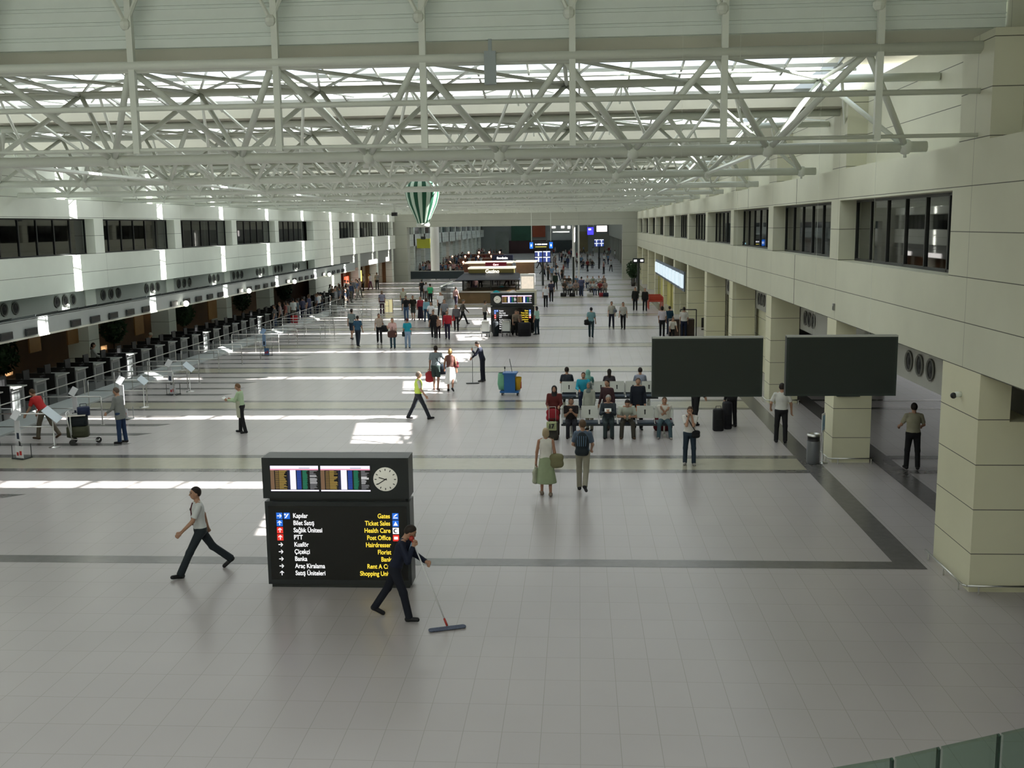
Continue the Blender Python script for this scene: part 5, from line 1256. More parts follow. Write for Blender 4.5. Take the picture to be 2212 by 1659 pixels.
def mop(hand_top, hand_low, foot, label, pad, hcol, grips=True, rz=0.0, L=0.42):
    d = (hand_top-foot).normalized(); top = hand_top+d*0.10; t = empty('flat_mop', (foot.x, foot.y, 0), rz, label, 'mop')
    f = Matrix.Rotation(-rz, 4, 'Z')
    lc = lambda P: f @ (Vector(P)-Vector((foot.x, foot.y, 0)))
    MB().tube(lc(foot), lc(top), 0.011, n=8).build('handle', hcol, t, True)
    if grips:
        MB().tube(lc(top-d*0.12), lc(top), 0.018, n=8).ball(lc(top), 0.045, 10, 8).build('red_grip', mat('red_plastic', (0.4, 0.03, 0.02), 0.4), t, True)
        MB().tube(lc(foot), lc(foot+d*0.13), 0.018, n=8).build('red_joint', mat('red_plastic', (0.4, 0.03, 0.02), 0.4), t, True)
    g_ = [Cap((-L*0.42, 0, 0.022), (L*0.42, 0, 0.022), 0.05, fl=(1, 0.72, 2.4))]
    r = field([(0, g_)], 0.012, 0.02); npmesh('mop_pad', r[0], r[1], [pad], None, t)
    return t
# handle line passes through both hands: aim from the upper hand to the mop joint
mop(a, b, mp_, 'flat mop with red grips and grey-blue pad held by the man in the navy suit', mat('grey_blue_mop', (0.10, 0.12, 0.18), 0.9, var=.4, vs=40, bump=.5, bs=80), mat('white_handle', (0.65, 0.65, 0.66), 0.4), rz=0.35, L=0.62)
# woman in green skirt
p3_ = person('woman in white tank top and pale green pleated skirt walking away', G2(1180, 1070), 1.66, 4, dict(L=(6, 2), R=(-4, 8), AL=(2, 12, 6, 0), AR=(-5, 10, 30, 0), lean=1), ('n', (0.72, 0.70, 0.64)), ('k', (0.30, 0.36, 0.22), 0.60, 0.27), (0.25, 0.2, 0.16), ('bob', (0.36, 0.28, 0.17)), skin=(0.38, 0.20, 0.13), lod=0)
q_ = p3_['shR']; bag(p3_['up'](0.24, -0.02, 0.16), 'olive slouch handbag on the shoulder of the woman in the green skirt', (0.36, 0.18, 0.34), (0.20, 0.19, 0.10), 0.2, strap=[p3_['up'](0.24, -0.02, 0.12), p3_['up'](0.19, 0.0, 0.535), p3_['up'](0.20, 0.06, 0.12)])
bag(p3_['hdL']+Vector((0, 0, -0.04)), 'pale translucent carrier bag in the left hand of the woman in the green skirt', (0.28, 0.12, 0.42), (0.42, 0.44, 0.33), 1.2, 'carrier_bag')
# man with backpack
p4_ = person('man with blue striped backpack and khaki trousers walking away beside the green skirt', G2(1259, 1060), 1.78, -6, dict(L=(10, 4, 1), R=(-20, 28, 1), AL=(10, 14, 60, 10), AR=(14, 12, 40, 10), lean=3, heady=35), ('s', (0.10, 0.14, 0.20)), ('t', KH), BL, ('short', (0.10, 0.06, 0.035)), lod=0)
t = empty('backpack', (p4_['W'] @ Vector((0, 0, 0))).to_tuple(), D(-6), 'dark blue backpack with pale stripes on the man walking away', 'backpack')
g_ = [Ell(p4_['uplocal'](0, -0.19, 0.26), (0.165, 0.105, 0.27)), Cap(p4_['uplocal'](-0.08, -0.2, 0.05), p4_['uplocal'](0.08, -0.2, 0.05), 0.09)]
r = field([(0, g_)], 0.012, 0.05); npmesh('pack', r[0], r[1], [flat((0.015, 0.02, 0.03))], None, t)
st = MB()
for x in (-0.10, -0.05, 0.0, 0.05, 0.10): st.path([Vector(p4_['uplocal'](x, -0.27 if abs(x) < .06 else -0.245, 0.44).tolist()), Vector(p4_['uplocal'](x, -0.305 if abs(x) < .06 else -0.275, 0.30).tolist()), Vector(p4_['uplocal'](x*.9, -0.30 if abs(x) < .06 else -0.275, 0.20).tolist())], 0.007, 4)
st.build('stripes', flat((0.16, 0.26, 0.4)), t)
# woman with hands at her face
p5_ = person('woman in white T-shirt and dark jeans, both hands at her face', G2(1489, 1004), 1.62, 176, dict(L=(3, 3, 4), R=(-2, 2, 4), AL=(0, 0, 0, 0), AR=(0, 0, 0, 0), lean=2, headp=12, HL=(-0.05, 0.17, 1.44), HR=(0.05, 0.17, 1.44)), ('s', (0.66, 0.64, 0.60)), ('t', (0.02, 0.035, 0.055)), (0.25, 0.24, 0.22), ('bob', BR), lod=0, build=1.08)
bag(p5_['up'](-0.17, 0.05, 0.10), 'small black shoulder bag at the hip of the woman in the white T-shirt', (0.22, 0.10, 0.20), BL, 0.3, strap=[p5_['up'](-0.17, 0.06, 0.06), p5_['up'](-0.05, 0.15, 0.25), p5_['up'](0.10, 0.10, 0.53), p5_['up'](0.05, -0.13, 0.3)])
# man in safety vest
person('man in a bright yellow safety vest striding right across the sunlit patch', G2(905, 905), 1.70, -78, dict(L=(-22, 6), R=(26, 4), AL=(-14, 6, 10, 0), AR=(16, 6, 20, 0), lean=2, heady=6), ('s', (0.55, 0.56, 0.5)), ('t', (0.02, 0.024, 0.032)), BL, ('short', (0.20, 0.16, 0.13)), lod=0,
       vest=mat('hi_vis_yellow', (0.55, 0.72, 0.10), 0.6, var=.1, vs=9))
# person in pale green
pg = person('person in pale green shirt and long beige apron reading papers, left of mid hall', G2(524, 935), 1.62, 88, dict(L=(-8, 4), R=(10, 6), AL=(30, 6, 70, 10), AR=(30, 6, 66, 10), lean=4, headp=18), ('l', (0.42, 0.55, 0.36)), ('t', BL), BL, ('short', (0.16, 0.09, 0.045)), lod=1, over=dict(facefeat=True), build=1.0)
r = field([(0, [Cap(pg['uplocal'](0, 0.02, 0.28), pg['uplocal'](0, 0.0, -0.34), 0.15, 0.19, fl=(1, 1.15, 1), cuts=((pg['uplocal'](0, 0, -0.38), (0, 0, -1.0)), (pg['uplocal'](0, 0, 0.2), (0, 0, 1.0)), (pg['uplocal'](0, -0.02, 0), (0, -1.0, 0))))])], 0.018, 0.02); npmesh('apron', r[0], r[1], [flat((0.46, 0.47, 0.36))], None, pg['obj'])
o = MB().box(-0.12, -0.002, -0.09, 0.12, 0.002, 0.09, M=Matrix.Rotation(-0.9, 4, 'X')).build('paper_sheet', mat('paper', (0.75, 0.76, 0.72), 0.7)); hm_ = (pg['hdL']+pg['hdR'])/2; o.location = hm_+Vector((-0.05, 0, 0.02)); o.rotation_euler.z = D(88); tag(o, 'white paper sheets in the hands of the person in pale green', 'paper')
# couple
pc = person('man in grey T-shirt and dark shorts with a red bag, arm round a woman', G2(943, 843), 1.80, -4, dict(L=(8, 4), R=(-10, 12), AL=(0, 10, 8, 0), AR=(10, 42, 30, -30), lean=1), ('s', (0.20, 0.24, 0.26)), ('s', (0.03, 0.05, 0.045)), (0.2, 0.12, 0.1), ('short', DK), skin=(0.30, 0.17, 0.12), build=1.1, over=dict(AR=(8, 38, 40, -35)))
bag(pc['hdL']+Vector((0, 0, -0.02)), 'red bag carried by the man in the grey T-shirt', (0.34, 0.16, 0.46), (0.30, 0.02, 0.025), 0.4, 'tote_bag')
bag(pc['up'](0.24, 0.02, 0.10), 'dark round bag hanging between the man in grey and the woman in the white skirt', (0.34, 0.18, 0.42), (0.015, 0.022, 0.035), 0.0, strap=[pc['up'](0.22, 0, 0.06), pc['up'](0.05, -0.13, 0.3), pc['up'](-0.12, -0.02, 0.535)])
pw = person('woman in white flared skirt and dark sleeveless top beside the man in grey', G2(974, 845), 1.70, 2, dict(L=(6, 4), R=(-14, 24), AL=(0, 14, 30, 0), AR=(-4, 12, 14, 0), lean=1), ('n', (0.16, 0.07, 0.06)), ('k', (0.85, 0.85, 0.85), 0.62, 0.26), BL, ('bob', (0.42, 0.26, 0.10)), skin=(0.34, 0.17, 0.11))
bag(pw['up'](0.24, 0.02, 0.30), 'small maroon handbag at the right elbow of the woman in the white skirt', (0.16, 0.1, 0.28), (0.16, 0.02, 0.03), 0.2)
# cleaner with broom, facing left
pk = person('cleaner in a dark suit leaning on an upright floor duster in mid hall', G2(1043, 824), 1.74, 84, dict(L=(2, 4), R=(-1, 2), AL=(0, 0, 0, 0), AR=(0, 0, 0, 0), lean=14, headp=30, HL=(-0.04, 0.40, 1.30), HR=(0.06, 0.46, 0.98)), ('j', (0.012, 0.016, 0.032)), ('t', (0.010, 0.012, 0.022)), (0.05, 0.05, 0.05), ('short', DK))
f_ = gp(1021, 826, 0.05)
mop((pk['hdL']+pk['wrL'])/2+Vector((0, 0, 0.05)), pk['wrR'], f_, 'dark floor duster held upright by the cleaner in mid hall', darkm, darkm, False, 0.1, 0.55)
# check-in side
person('man in a grey jacket and blue jeans standing behind the loaded trolley', G2(264, 957), 1.74, 84, dict(L=(2, 2), R=(-4, 2), AL=(18, 8, 40, 5), AR=(24, 8, 46, 5), lean=5, headp=10), ('c', (0.20, 0.21, 0.20)), ('t', (0.015, 0.035, 0.09)), BL, ('short', (0.10, 0.07, 0.05)), build=1.12)
person('person in a red shirt and brown trousers bending over at the left railings', G2(100, 948), 1.72, 80, dict(L=(18, 8), R=(-22, 14), AL=(50, 6, 20, 0), AR=(44, 6, 20, 0), lean=34, headp=10), ('s', (0.42, 0.02, 0.02)), ('t', (0.10, 0.085, 0.06)), BR, ('short', BR), build=1.1)
person('person in a pink top half cut off at the left edge', G2(-12, 965), 1.70, 70, 'stand', ('s', (0.55, 0.08, 0.10)), ('t', BL), BL, ('short', DK))
# right side
person('man in a white shirt seen from behind, standing on the dark border band', G2(1686, 956), 1.78, -8, dict(L=(2, 2, 4), R=(-2, 2, 4), AL=(10, 22, 40, 0), AR=(6, 18, 14, 0), lean=1), ('s', (0.60, 0.60, 0.57)), ('t', BL), BL, ('short', DK), lod=0, build=1.08)
person('man in a beige shirt seen from behind under the right gallery', G2(1969, 1013), 1.76, -4, dict(L=(2, 2, 5), R=(-2, 2, 5), AL=(20, 20, 50, 0), AR=(20, 20, 50, 0), lean=1), ('s', (0.34, 0.32, 0.23)), ('t', BL), BL, ('short', DK), lod=0, build=1.08)
person('tall person in black seen below the left dark display', G2(1502, 918), 1.80, -60, dict(L=(2, 2), R=(-6, 4), AL=(10, 8, 20, 0), AR=(10, 8, 20, 0), lean=1), ('j', BL), ('t', BL), BL, ('short', DK))
person('second person in black standing with the wheeled suitcase below the left display', G2(1580, 922), 1.74, 30, 'stand', ('j', BL), ('t', BL), BL, ('short', DK))
# seated rows
def seat_pt(row, i):
    if row == 'F': return (pF.x+(i+0.5)*SP, pF.y+0.20)
    return (pB.x+(i+0.5)*SP, pB.y+0.20)
ps_ = person('woman in dark clothes with clasped pale forearms, first seat of the front row', seat_pt('F', 0), 1.62, 180, dict(POSE['sit'], HL=(-0.02, 0.30, 0.86), HR=(0.04, 0.31, 0.86)), ('s', (0.02, 0.014, 0.015)), ('t', (0.02, 0.02, 0.028)), BL, ('bob', DK), build=1.15, over=dict(facefeat=True, lean=8))
person('grey-haired man in a dark suit holding papers, front row', seat_pt('F', 2), 1.74, 180, dict(POSE['sit'], HL=(-0.04, 0.34, 0.80), HR=(0.08, 0.34, 0.80), headp=18), ('j', (0.035, 0.045, 0.055)), ('t', (0.03, 0.045, 0.048)), BL, ('short', GH), build=1.08, over=dict(facefeat=True))
o = MB().box(-0.10, -0.003, -0.07, 0.10, 0.003, 0.07, M=Matrix.Rotation(-1.0, 4, 'X')).build('paper_sheet', mat('paper', (0.75, 0.76, 0.72), 0.7)); o.location = Vector(seat_pt('F', 2)+(0.86,))+Vector((-0.02, -0.38, 0)); tag(o, 'white sheet in the hands of the grey-haired seated man', 'paper')
person('man in a pale mint T-shirt hunched forward, elbows on knees, front row', seat_pt('F', 3), 1.74, 180, dict(POSE['sit'], HL=(-0.10, 0.42, 0.66), HR=(0.12, 0.42, 0.66), lean=30, headp=25, L=(84, 84, 10), R=(84, 84, 10)), ('s', (0.48, 0.52, 0.45)), ('t', (0.05, 0.045, 0.035)), BR, ('short', DK), build=1.08)
person('woman in a white sweater and jeans with folded arms, last seat of the front row', seat_pt('F', 5), 1.62, 178, dict(POSE['sit'], HL=(0.08, 0.20, 0.92), HR=(-0.08, 0.22, 0.90), L=(84, 70, 10), R=(84, 78, 12)), ('s', (0.62, 0.60, 0.54)), ('t', (0.05, 0.09, 0.11)), (0.3, 0.28, 0.26), ('long', BR), build=1.12, over=dict(facefeat=True))
q = G2(1196, 950)
pr_ = person('woman in black headscarf and dark red coat at the left end of the front row', (q[0]+0.02, pF.y+0.05), 1.60, 176, dict(L=(3, 3), R=(-2, 2), AL=(20, 8, 60, 10), AR=(20, 8, 60, 10), lean=3), ('c', (0.11, 0.02, 0.018)), ('t', (0.06, 0.045, 0.03)), BR, ('scarf', BL), build=1.15, over=dict(facefeat=True))
bag((pr_['W'] @ Vector((0.03, 0.30, 0.92))), 'red bag on top of the luggage of the woman in the headscarf', (0.34, 0.2, 0.36), (0.30, 0.02, 0.03), 0.0, 'tote_bag')
c_ = pr_['W'] @ Vector((0.03, 0.36, 0.0))
t = case_((c_.x, c_.y-0.1, 0), 0.1, (0.34, 0.24, 0.55), (0.06, 0.055, 0.045), 'dark upright wheeled case in front of the woman in the headscarf')
MB().path([(-0.1, 0, 0.5), (-0.1, 0, 1.0), (0.1, 0, 1.0), (0.1, 0, 0.5)], 0.01, 5).build('pull_handle', inox, t)
o = case_((c_.x-0.02, c_.y-0.32, 0.33), 0.0, (0.30, 0.12, 0.26), (0.40, 0.44, 0.24), 'lime carrier bag with dark marks hanging before the dark upright case', 'carrier_bag', 'bag')
text('17', 0.17, 'printed_mark', mat('black_print', (0.01, 0.01, 0.012), 0.6), o, (-0.09, -0.078, 0.08), bold=0.01)
q = gp(1262, 905)
person('woman in a bright turquoise jacket sitting in the second row', seat_pt('B', 0.9), 1.64, 178, 'sit', ('j', (0.02, 0.30, 0.42)), ('t', NV), BL, ('short', BR), build=1.15, over=dict(facefeat=True, sit=0.55))
person('woman in a grey headscarf and pale coat in front of the turquoise jacket', (seat_pt('B', 1.2)[0], pF.y+1.0), 1.55, 150, 'stand', ('c', (0.36, 0.38, 0.32)), ('t', KH), BL, ('scarf', (0.14, 0.17, 0.16)), over=dict(facefeat=True))
person('dark-haired woman in a brown top and black cardigan between the two seat rows', (seat_pt('B', 2.2)[0], pF.y+1.15), 1.62, 150, 'stroll', ('l', (0.055, 0.025, 0.03)), ('t', (0.12, 0.1, 0.09)), BL, ('tail', DK), build=1.08)
pn = person('woman in a black headscarf and navy coat standing between the rows with an orange bag', (gp(1377, 925).x, pF.y+1.15), 1.66, 182, 'stand', ('c', (0.012, 0.016, 0.026)), ('t', BL), BL, ('short', (0.10, 0.07, 0.05)), build=1.1)
bag((pn['W'] @ Vector((0.02, 0.25, 0.76))), 'bright orange carrier bag in front of the navy coat', (0.30, 0.14, 0.34), (0.70, 0.17, 0.02), 0.0, 'carrier_bag')
for i_, (x, hh_, hc_, tc_, lb) in enumerate([(0.1, 1.74, ('short', DK), ('s', (0.03, 0.035, 0.05)), 'man with short dark hair seen from behind over the second row, left end'), (1.05, 1.6, ('scarf', (0.20, 0.42, 0.36)), ('c', (0.10, 0.3, 0.28)), 'person in a green headscarf seated facing away behind the turquoise jacket'),
        (1.75, 1.64, ('long', DK), ('s', (0.05, 0.04, 0.05)), 'long dark-haired person seated facing away at mid row'), (3.6, 1.7, ('short', DK), ('s', (0.3, 0.33, 0.42)), 'person in pale blue seated facing away by the navy coat')]):
    person(lb, (pB.x+(i_+0.5+[-0.15, 0.2, 0.55, 1.5][i_])*SP, pB.y+1.22-0.2), hh_, 0, 'sit', tc_, ('t', BL), BL, hc_, over=dict(sit=0.54))
bag((seat_pt('F', 4.6)[0]+0.25, pF.y+1.0, 0.44), 'dark red bag on the floor behind the last front-row seats', (0.5, 0.3, 0.40), (0.12, 0.008, 0.015), 0, 'holdall')
# ------------------------------------------------------------------ people of the middle distance
TL, PK, RD, TQ = (0.16, 0.30, 0.32), (0.48, 0.28, 0.27), (0.42, 0.02, 0.035), (0.01, 0.28, 0.38)
MID = [
 ('woman in dark blue top seen from behind at the end of the queue rails', 774, 748, 1.70, -10, 'stroll', ('s', (0.03, 0.09, 0.16)), ('t', (0.02, 0.03, 0.05)), ('short', DK)),
 ('man in a grey-green shirt and shorts behind the woman in the dark blue top', 761, 733, 1.80, -20, 'stroll', ('s', (0.22, 0.28, 0.29)), ('s', (0.03, 0.05, 0.08)), ('short', DK)),
 ('woman in cream top and black trousers with a black shoulder bag', 820, 741, 1.68, 190, 'stroll', ('s', (0.50, 0.42, 0.36)), ('t', BL), ('long', DK)),
 ('woman in a pink-white top and jeans with a brown bag, raising one hand', 849, 753, 1.66, 180, dict(L=(4, 2), R=(-4, 6), AL=(8, 10, 30, 5), AR=(10, 14, 110, 0), lean=1), ('s', (0.58, 0.38, 0.36)), ('t', (0.03, 0.07, 0.10)), ('long', DK)),
 ('woman in a turquoise top and pale jeans seen from behind', 881, 752, 1.62, 8, 'stand', ('s', TQ), ('t', (0.24, 0.34, 0.48)), ('short', (0.08, 0.025, 0.02))),
 ('man in a black T-shirt and blue jeans, left one of a pair in black', 878, 694, 1.80, 184, 'stroll', ('s', BL), ('t', (0.07, 0.13, 0.24)), ('short', DK)),
 ('man in an olive-black T-shirt and knee shorts, right one of a pair in black', 893, 692, 1.76, 178, 'stroll', ('s', (0.02, 0.02, 0.012)), ('s', (0.05, 0.06, 0.055)), ('short', DK)),
 ('person in a cream top half hidden behind the man in black and blue jeans', 872, 671, 1.76, 180, 'stand', ('s', (0.5, 0.5, 0.4)), ('t', (0.06, 0.09, 0.12)), ('short', BR)),
 ('person in a red top and long dark skirt among the group in black and red', 909, 691, 1.64, 180, 'stand', ('l', (0.36, 0.04, 0.06)), ('k', (0.02, 0.015, 0.03), 0.82, 0.24), ('bob', BR)),
 ('person in a pale blue top beside the red top and long skirt', 922, 696, 1.66, 20, 'stroll', ('l', (0.25, 0.48, 0.58)), ('t', (0.02, 0.05, 0.10)), ('bob', BR)),
 ('person in white T-shirt with both forearms raised, behind the man in black', 932, 708, 1.68, 180, dict(L=(4, 2), R=(-4, 6), AL=(40, 8, 50, 10), AR=(40, 8, 50, 10), lean=1), ('s', (0.74, 0.76, 0.8)), ('t', (0.02, 0.03, 0.06)), ('short', BL)),
 ('man dressed all in black with white shoes, walking with a child', 937, 733, 1.70, 180, 'stroll', ('s', (0.012, 0.014, 0.012)), ('t', BL), ('short', DK)),
 ('child in a pale orange top between the person in black and the woman in red', 947, 731, 1.30, 184, 'stand', ('s', (0.5, 0.30, 0.22)), ('t', (0.03, 0.02, 0.03)), ('bob', (0.15, 0.07, 0.03))),
 ('woman in a bright red long-sleeved top and dark jeans with sunglasses on her hair', 967, 733, 1.68, 180, 'stroll', ('l', RD), ('t', (0.02, 0.015, 0.04)), ('bob', (0.08, 0.03, 0.02))),
 ('man in a grey checked shirt behind the woman in bright red', 961, 706, 1.80, 178, 'stand', ('s', (0.25, 0.26, 0.29)), ('t', (0.08, 0.08, 0.09)), ('short', DK)),
 ('man in a white shirt and black trousers on the sunny stripes behind the checked shirt', 952, 684, 1.82, 200, 'stroll', ('s', (0.66, 0.68, 0.70)), ('t', BL), ('short', GH)),
 ('woman in a black and white top with a red bag', 986, 715, 1.68, 184, 'stroll', ('l', (0.10, 0.10, 0.11)), ('t', BL), ('bob', BR)),
 ('man in a dark waistcoat striding right beside the red bag', 1000, 701, 1.72, -70, 'walk', ('l', (0.10, 0.09, 0.08)), ('t', BL), ('cap', (0.12, 0.11, 0.09))),
 ('person in a pink shirt and dark trousers near the glass screen', 985, 666, 1.72, -30, 'stroll', ('s', PK), ('t', (0.03, 0.02, 0.04)), ('short', DK)),
 ('person in black with bare arms left of the green T-shirt', 912, 646, 1.74, 10, 'stand', ('s', BL), ('t', BL), ('short', DK)),
 ('person in white between the black top and the green T-shirt', 921, 652, 1.70, 0, 'stand', ('s', (0.55, 0.55, 0.58)), ('t', (0.1, 0.1, 0.1)), ('short', BR)),
 ('man in a bright green T-shirt and black trousers seen from behind', 930, 660, 1.80, -5, 'stand', ('s', (0.06, 0.42, 0.20)), ('t', BL), ('short', DK)),
 ('man in teal shirt with a black shoulder bag, walking away right of mid hall', 1277, 729, 1.76, -8, 'stroll', ('s', TL), ('t', (0.02, 0.04, 0.05)), ('short', BL)),
 ('woman in a pale uniform blouse and navy trousers, left one of two attendants', 1321, 709, 1.70, 184, 'stroll', ('s', (0.45, 0.44, 0.38)), ('t', (0.012, 0.014, 0.03)), ('short', BR)),
 ('woman with long dark hair in a pale uniform blouse, right one of two attendants', 1346, 712, 1.72, 170, 'stroll', ('s', (0.45, 0.44, 0.40)), ('t', BL), ('long', DK)),
 ('left one of two people in dark suits near the third right column', 1372, 671, 1.76, 176, 'stand', ('j', (0.012, 0.012, 0.01)), ('t', BL), ('short', DK)),
 ('right one of two people in dark suits near the third right column', 1393, 672, 1.72, 180, 'stand', ('j', (0.012, 0.012, 0.01)), ('t', BL), ('short', DK)),
 ('man in a white shirt and black trousers walking away right of the far sign', 1179, 664, 1.78, -4, 'stroll', ('s', (0.66, 0.68, 0.70)), ('t', BL), ('short', GH)),
 ('man in dark violet clothes walking beside the man in the white shirt', 1191, 652, 1.84, -2, 'stroll', ('s', (0.03, 0.03, 0.055)), ('t', BL), ('short', DK)),
 ('person in a long dark green coat walking behind the man in violet', 1200, 626, 1.74, 10, 'stroll', ('c', (0.015, 0.03, 0.02)), ('t', BL), ('short', DK)),
 ('woman in mint top with pale green bag at the right edge of the far sign', 1160, 723, 1.70, 60, 'stand', ('s', (0.40, 0.62, 0.54)), ('t', (0.015, 0.03, 0.04)), ('bob', BL)),
 ('person pushing a trolley at the left of the far sign', 1048, 706, 1.74, -60, 'stroll', ('s', (0.36, 0.33, 0.30)), ('t', BL), ('short', BR)),
 ('person bending over a trolley before the middle of the far sign', 1112, 725, 1.60, 200, dict(L=(4, 2), R=(-4, 6), AL=(40, 8, 20, 0), AR=(40, 8, 20, 0), lean=30), ('s', (0.25, 0.2, 0.15)), ('t', BL), ('bob', BR)),
 ('second person bending before the right half of the far sign', 1124, 724, 1.55, 160, dict(L=(4, 2), R=(-4, 6), AL=(40, 8, 20, 0), AR=(40, 8, 20, 0), lean=34), ('s', (0.30, 0.2, 0.16)), ('t', BL), ('bob', (0.2, 0.1, 0.05))),
 ('woman in a white blouse and black trousers standing at the right desk group', 1430, 727, 1.76, -20, 'stand', ('s', (0.55, 0.5, 0.55)), ('t', BL), ('bob', DK)),
 ('man in dark blue shirt between white blouse and white T-shirt at the right desk', 1446, 722, 1.66, 10, 'stand', ('s', (0.01, 0.05, 0.09)), ('t', NV), ('short', DK)),
 ('man in a white T-shirt seen from behind at the right desk', 1477, 730, 1.76, -6, 'stand', ('s', (0.62, 0.60, 0.56)), ('t', NV), ('short', DK)),
 ('person in white stooping in front of the right desk group, partly behind the display', 1451, 742, 1.50, 190, dict(L=(4, 2), R=(-4, 6), AL=(40, 8, 20, 0), AR=(40, 8, 20, 0), lean=24), ('s', (0.7, 0.68, 0.64)), ('t', BL), ('short', (0.12, 0.07, 0.05))),
 ('person in lilac top by the lit stand at the end of the rails', 826, 678, 1.76, 10, 'stand', ('s', (0.26, 0.26, 0.34)), ('t', (0.07, 0.04, 0.06)), ('bob', (0.15, 0.1, 0.06))),
 ('check-in clerk in a white blouse behind the near desks', 113, 822, 1.66, -60, dict(L=(2, 2), R=(-2, 2), AL=(30, 8, 50, 0), AR=(30, 8, 50, 0), lean=4), ('l', (0.42, 0.44, 0.42)), ('t', BL), ('tail', DK)),
 ('person with a white cap bent over a near check-in desk', 262, 786, 1.60, -75, dict(L=(2, 2), R=(-2, 2), AL=(30, 8, 40, 0), AR=(30, 8, 40, 0), lean=30), ('l', (0.03, 0.02, 0.02)), ('t', NV), ('cap', (0.5, 0.48, 0.4))),
 ('person in a grey shirt standing under the left gallery by the cafe', 815, 626, 1.80, 10, 'stand', ('s', (0.26, 0.25, 0.24)), ('t', BL), ('short', BR)),
 ('person in white walking along the cafe front', 800, 626, 1.70, 60, 'stroll', ('s', (0.55, 0.5, 0.5)), ('t', (0.15, 0.05, 0.1)), ('short', DK)),
 ('person in a pale top standing near the cafe posts', 785, 628, 1.70, 120, 'stand', ('s', (0.5, 0.48, 0.42)), ('t', BL), ('bob', DK)),
 ('person in camouflage green by the round potted tree', 1367, 612, 1.70, 180, 'stroll', ('l', (0.08, 0.09, 0.07)), ('t', (0.08, 0.09, 0.09)), ('short', DK)),
 ('person in white with dark straps by the round potted tree', 1373, 611, 1.72, 180, 'stroll', ('s', (0.5, 0.5, 0.48)), ('t', (0.1, 0.1, 0.12)), ('short', DK)),
 ('person in black on the right edge of the frame of the right display', 1571, 735, 1.70, 20, 'stand', ('j', BL), ('t', BL), ('short', DK)),
]
MI = {}
for i, (lb, u, v, h, f, po, tp, bt, hr) in enumerate(MID):
    if i == len(MID)-1: continue
    x, y = G2(u, v)
    if 'check-in' in lb: x = -20.9
    MI[i] = person(lb, (x, y), h, f, po, tp, bt, WH if i in (11,) else BL, hr, lod=2, build=1.04)
def bg(i, off, lb, sz, col, nm='shoulder_bag', strap=False):
    m = MI[i]; p = m['up'](*off); bag(p, lb, sz, col, 0.2, nm, strap=[p, m['up'](off[0]*0.3, 0.0, 0.54)] if strap else None, h=0.025)
bg(2, (-0.30, 0, 0.12), 'black bag of the woman in the cream top', (0.40, 0.2, 0.36), BL, strap=True)
bg(3, (-0.02, 0.20, 0.10), 'brown bag of the woman in the pink-white top', (0.5, 0.2, 0.34), (0.06, 0.025, 0.02), strap=True)
bg(4, (-0.20, 0, 0.05), 'small dark bag at the hip of the woman in turquoise', (0.18, 0.12, 0.28), (0.01, 0.02, 0.02))
bg(16, (0.20, 0.05, 0.12), 'red bag of the woman in black and white', (0.26, 0.14, 0.36), (0.36, 0.03, 0.03))
bg(22, (-0.22, -0.05, 0.12), 'black shoulder bag of the man in the teal shirt', (0.34, 0.16, 0.32), BL, strap=True)
bg(30, (0.16, 0.1, 0.16), 'pale green bag of the woman in the mint top', (0.34, 0.16, 0.30), (0.35, 0.55, 0.46))
bg(23, (-0.22, 0.1, 0.30), 'grey folder held by the left attendant', (0.2, 0.1, 0.2), (0.15, 0.17, 0.2), 'folder')
q = G2(839, 676)
t = empty('lit_stand', (q[0], q[1], 0), label='small orange-framed lit stand at the end of the queue rails', cat='stand')
MB().box(-0.32, -0.02, 0.05, 0.32, 0.02, 1.0).build('glass_panel', mat('warm_panel', (0.5, 0.45, 0.25), 0.3, emit=(1, .9, .5), es=0.25), t)
for x in (-0.34, 0.34): MB().tube((x, 0, 0), (x, 0, 1.08), 0.025).build('post', mat('brown_frame', (0.2, 0.08, 0.03), 0.4), t)
# the queue at the farther desks
rnd = random.Random(5)
COLS = [(0.30, 0.32, 0.34), (0.02, 0.03, 0.05), (0.10, 0.10, 0.11), (0.5, 0.52, 0.52), (0.04, 0.06, 0.12), (0.28, 0.22, 0.2), (0.12, 0.2, 0.3), (0.2, 0.03, 0.03), (0.3, 0.34, 0.28), (0.62, 0.62, 0.6), (0.05, 0.04, 0.03), (0.35, 0.2, 0.2)]
BOT = [BL, NV, JN, (0.12, 0.11, 0.09), (0.2, 0.2, 0.18), (0.03, 0.03, 0.03)]
HAIR = [('short', DK), ('short', BL), ('bob', DK), ('bob', BR), ('short', (0.12, 0.07, 0.04)), ('long', DK), ('short', GH), ('cap', (0.4, 0.4, 0.38))]
PLACED = []
def cname(c):
    m, n = max(c), min(c)
    if m < 0.05 and m-n < 0.025: return 'black'
    if m-n < 0.07: return 'white' if m > 0.45 else 'grey' if m > 0.13 else 'dark grey'
    i = c.index(m); w_ = 'dark ' if m < 0.13 else 'pale ' if n > 0.2 else ''
    return w_+('red', 'green', 'blue')[i]
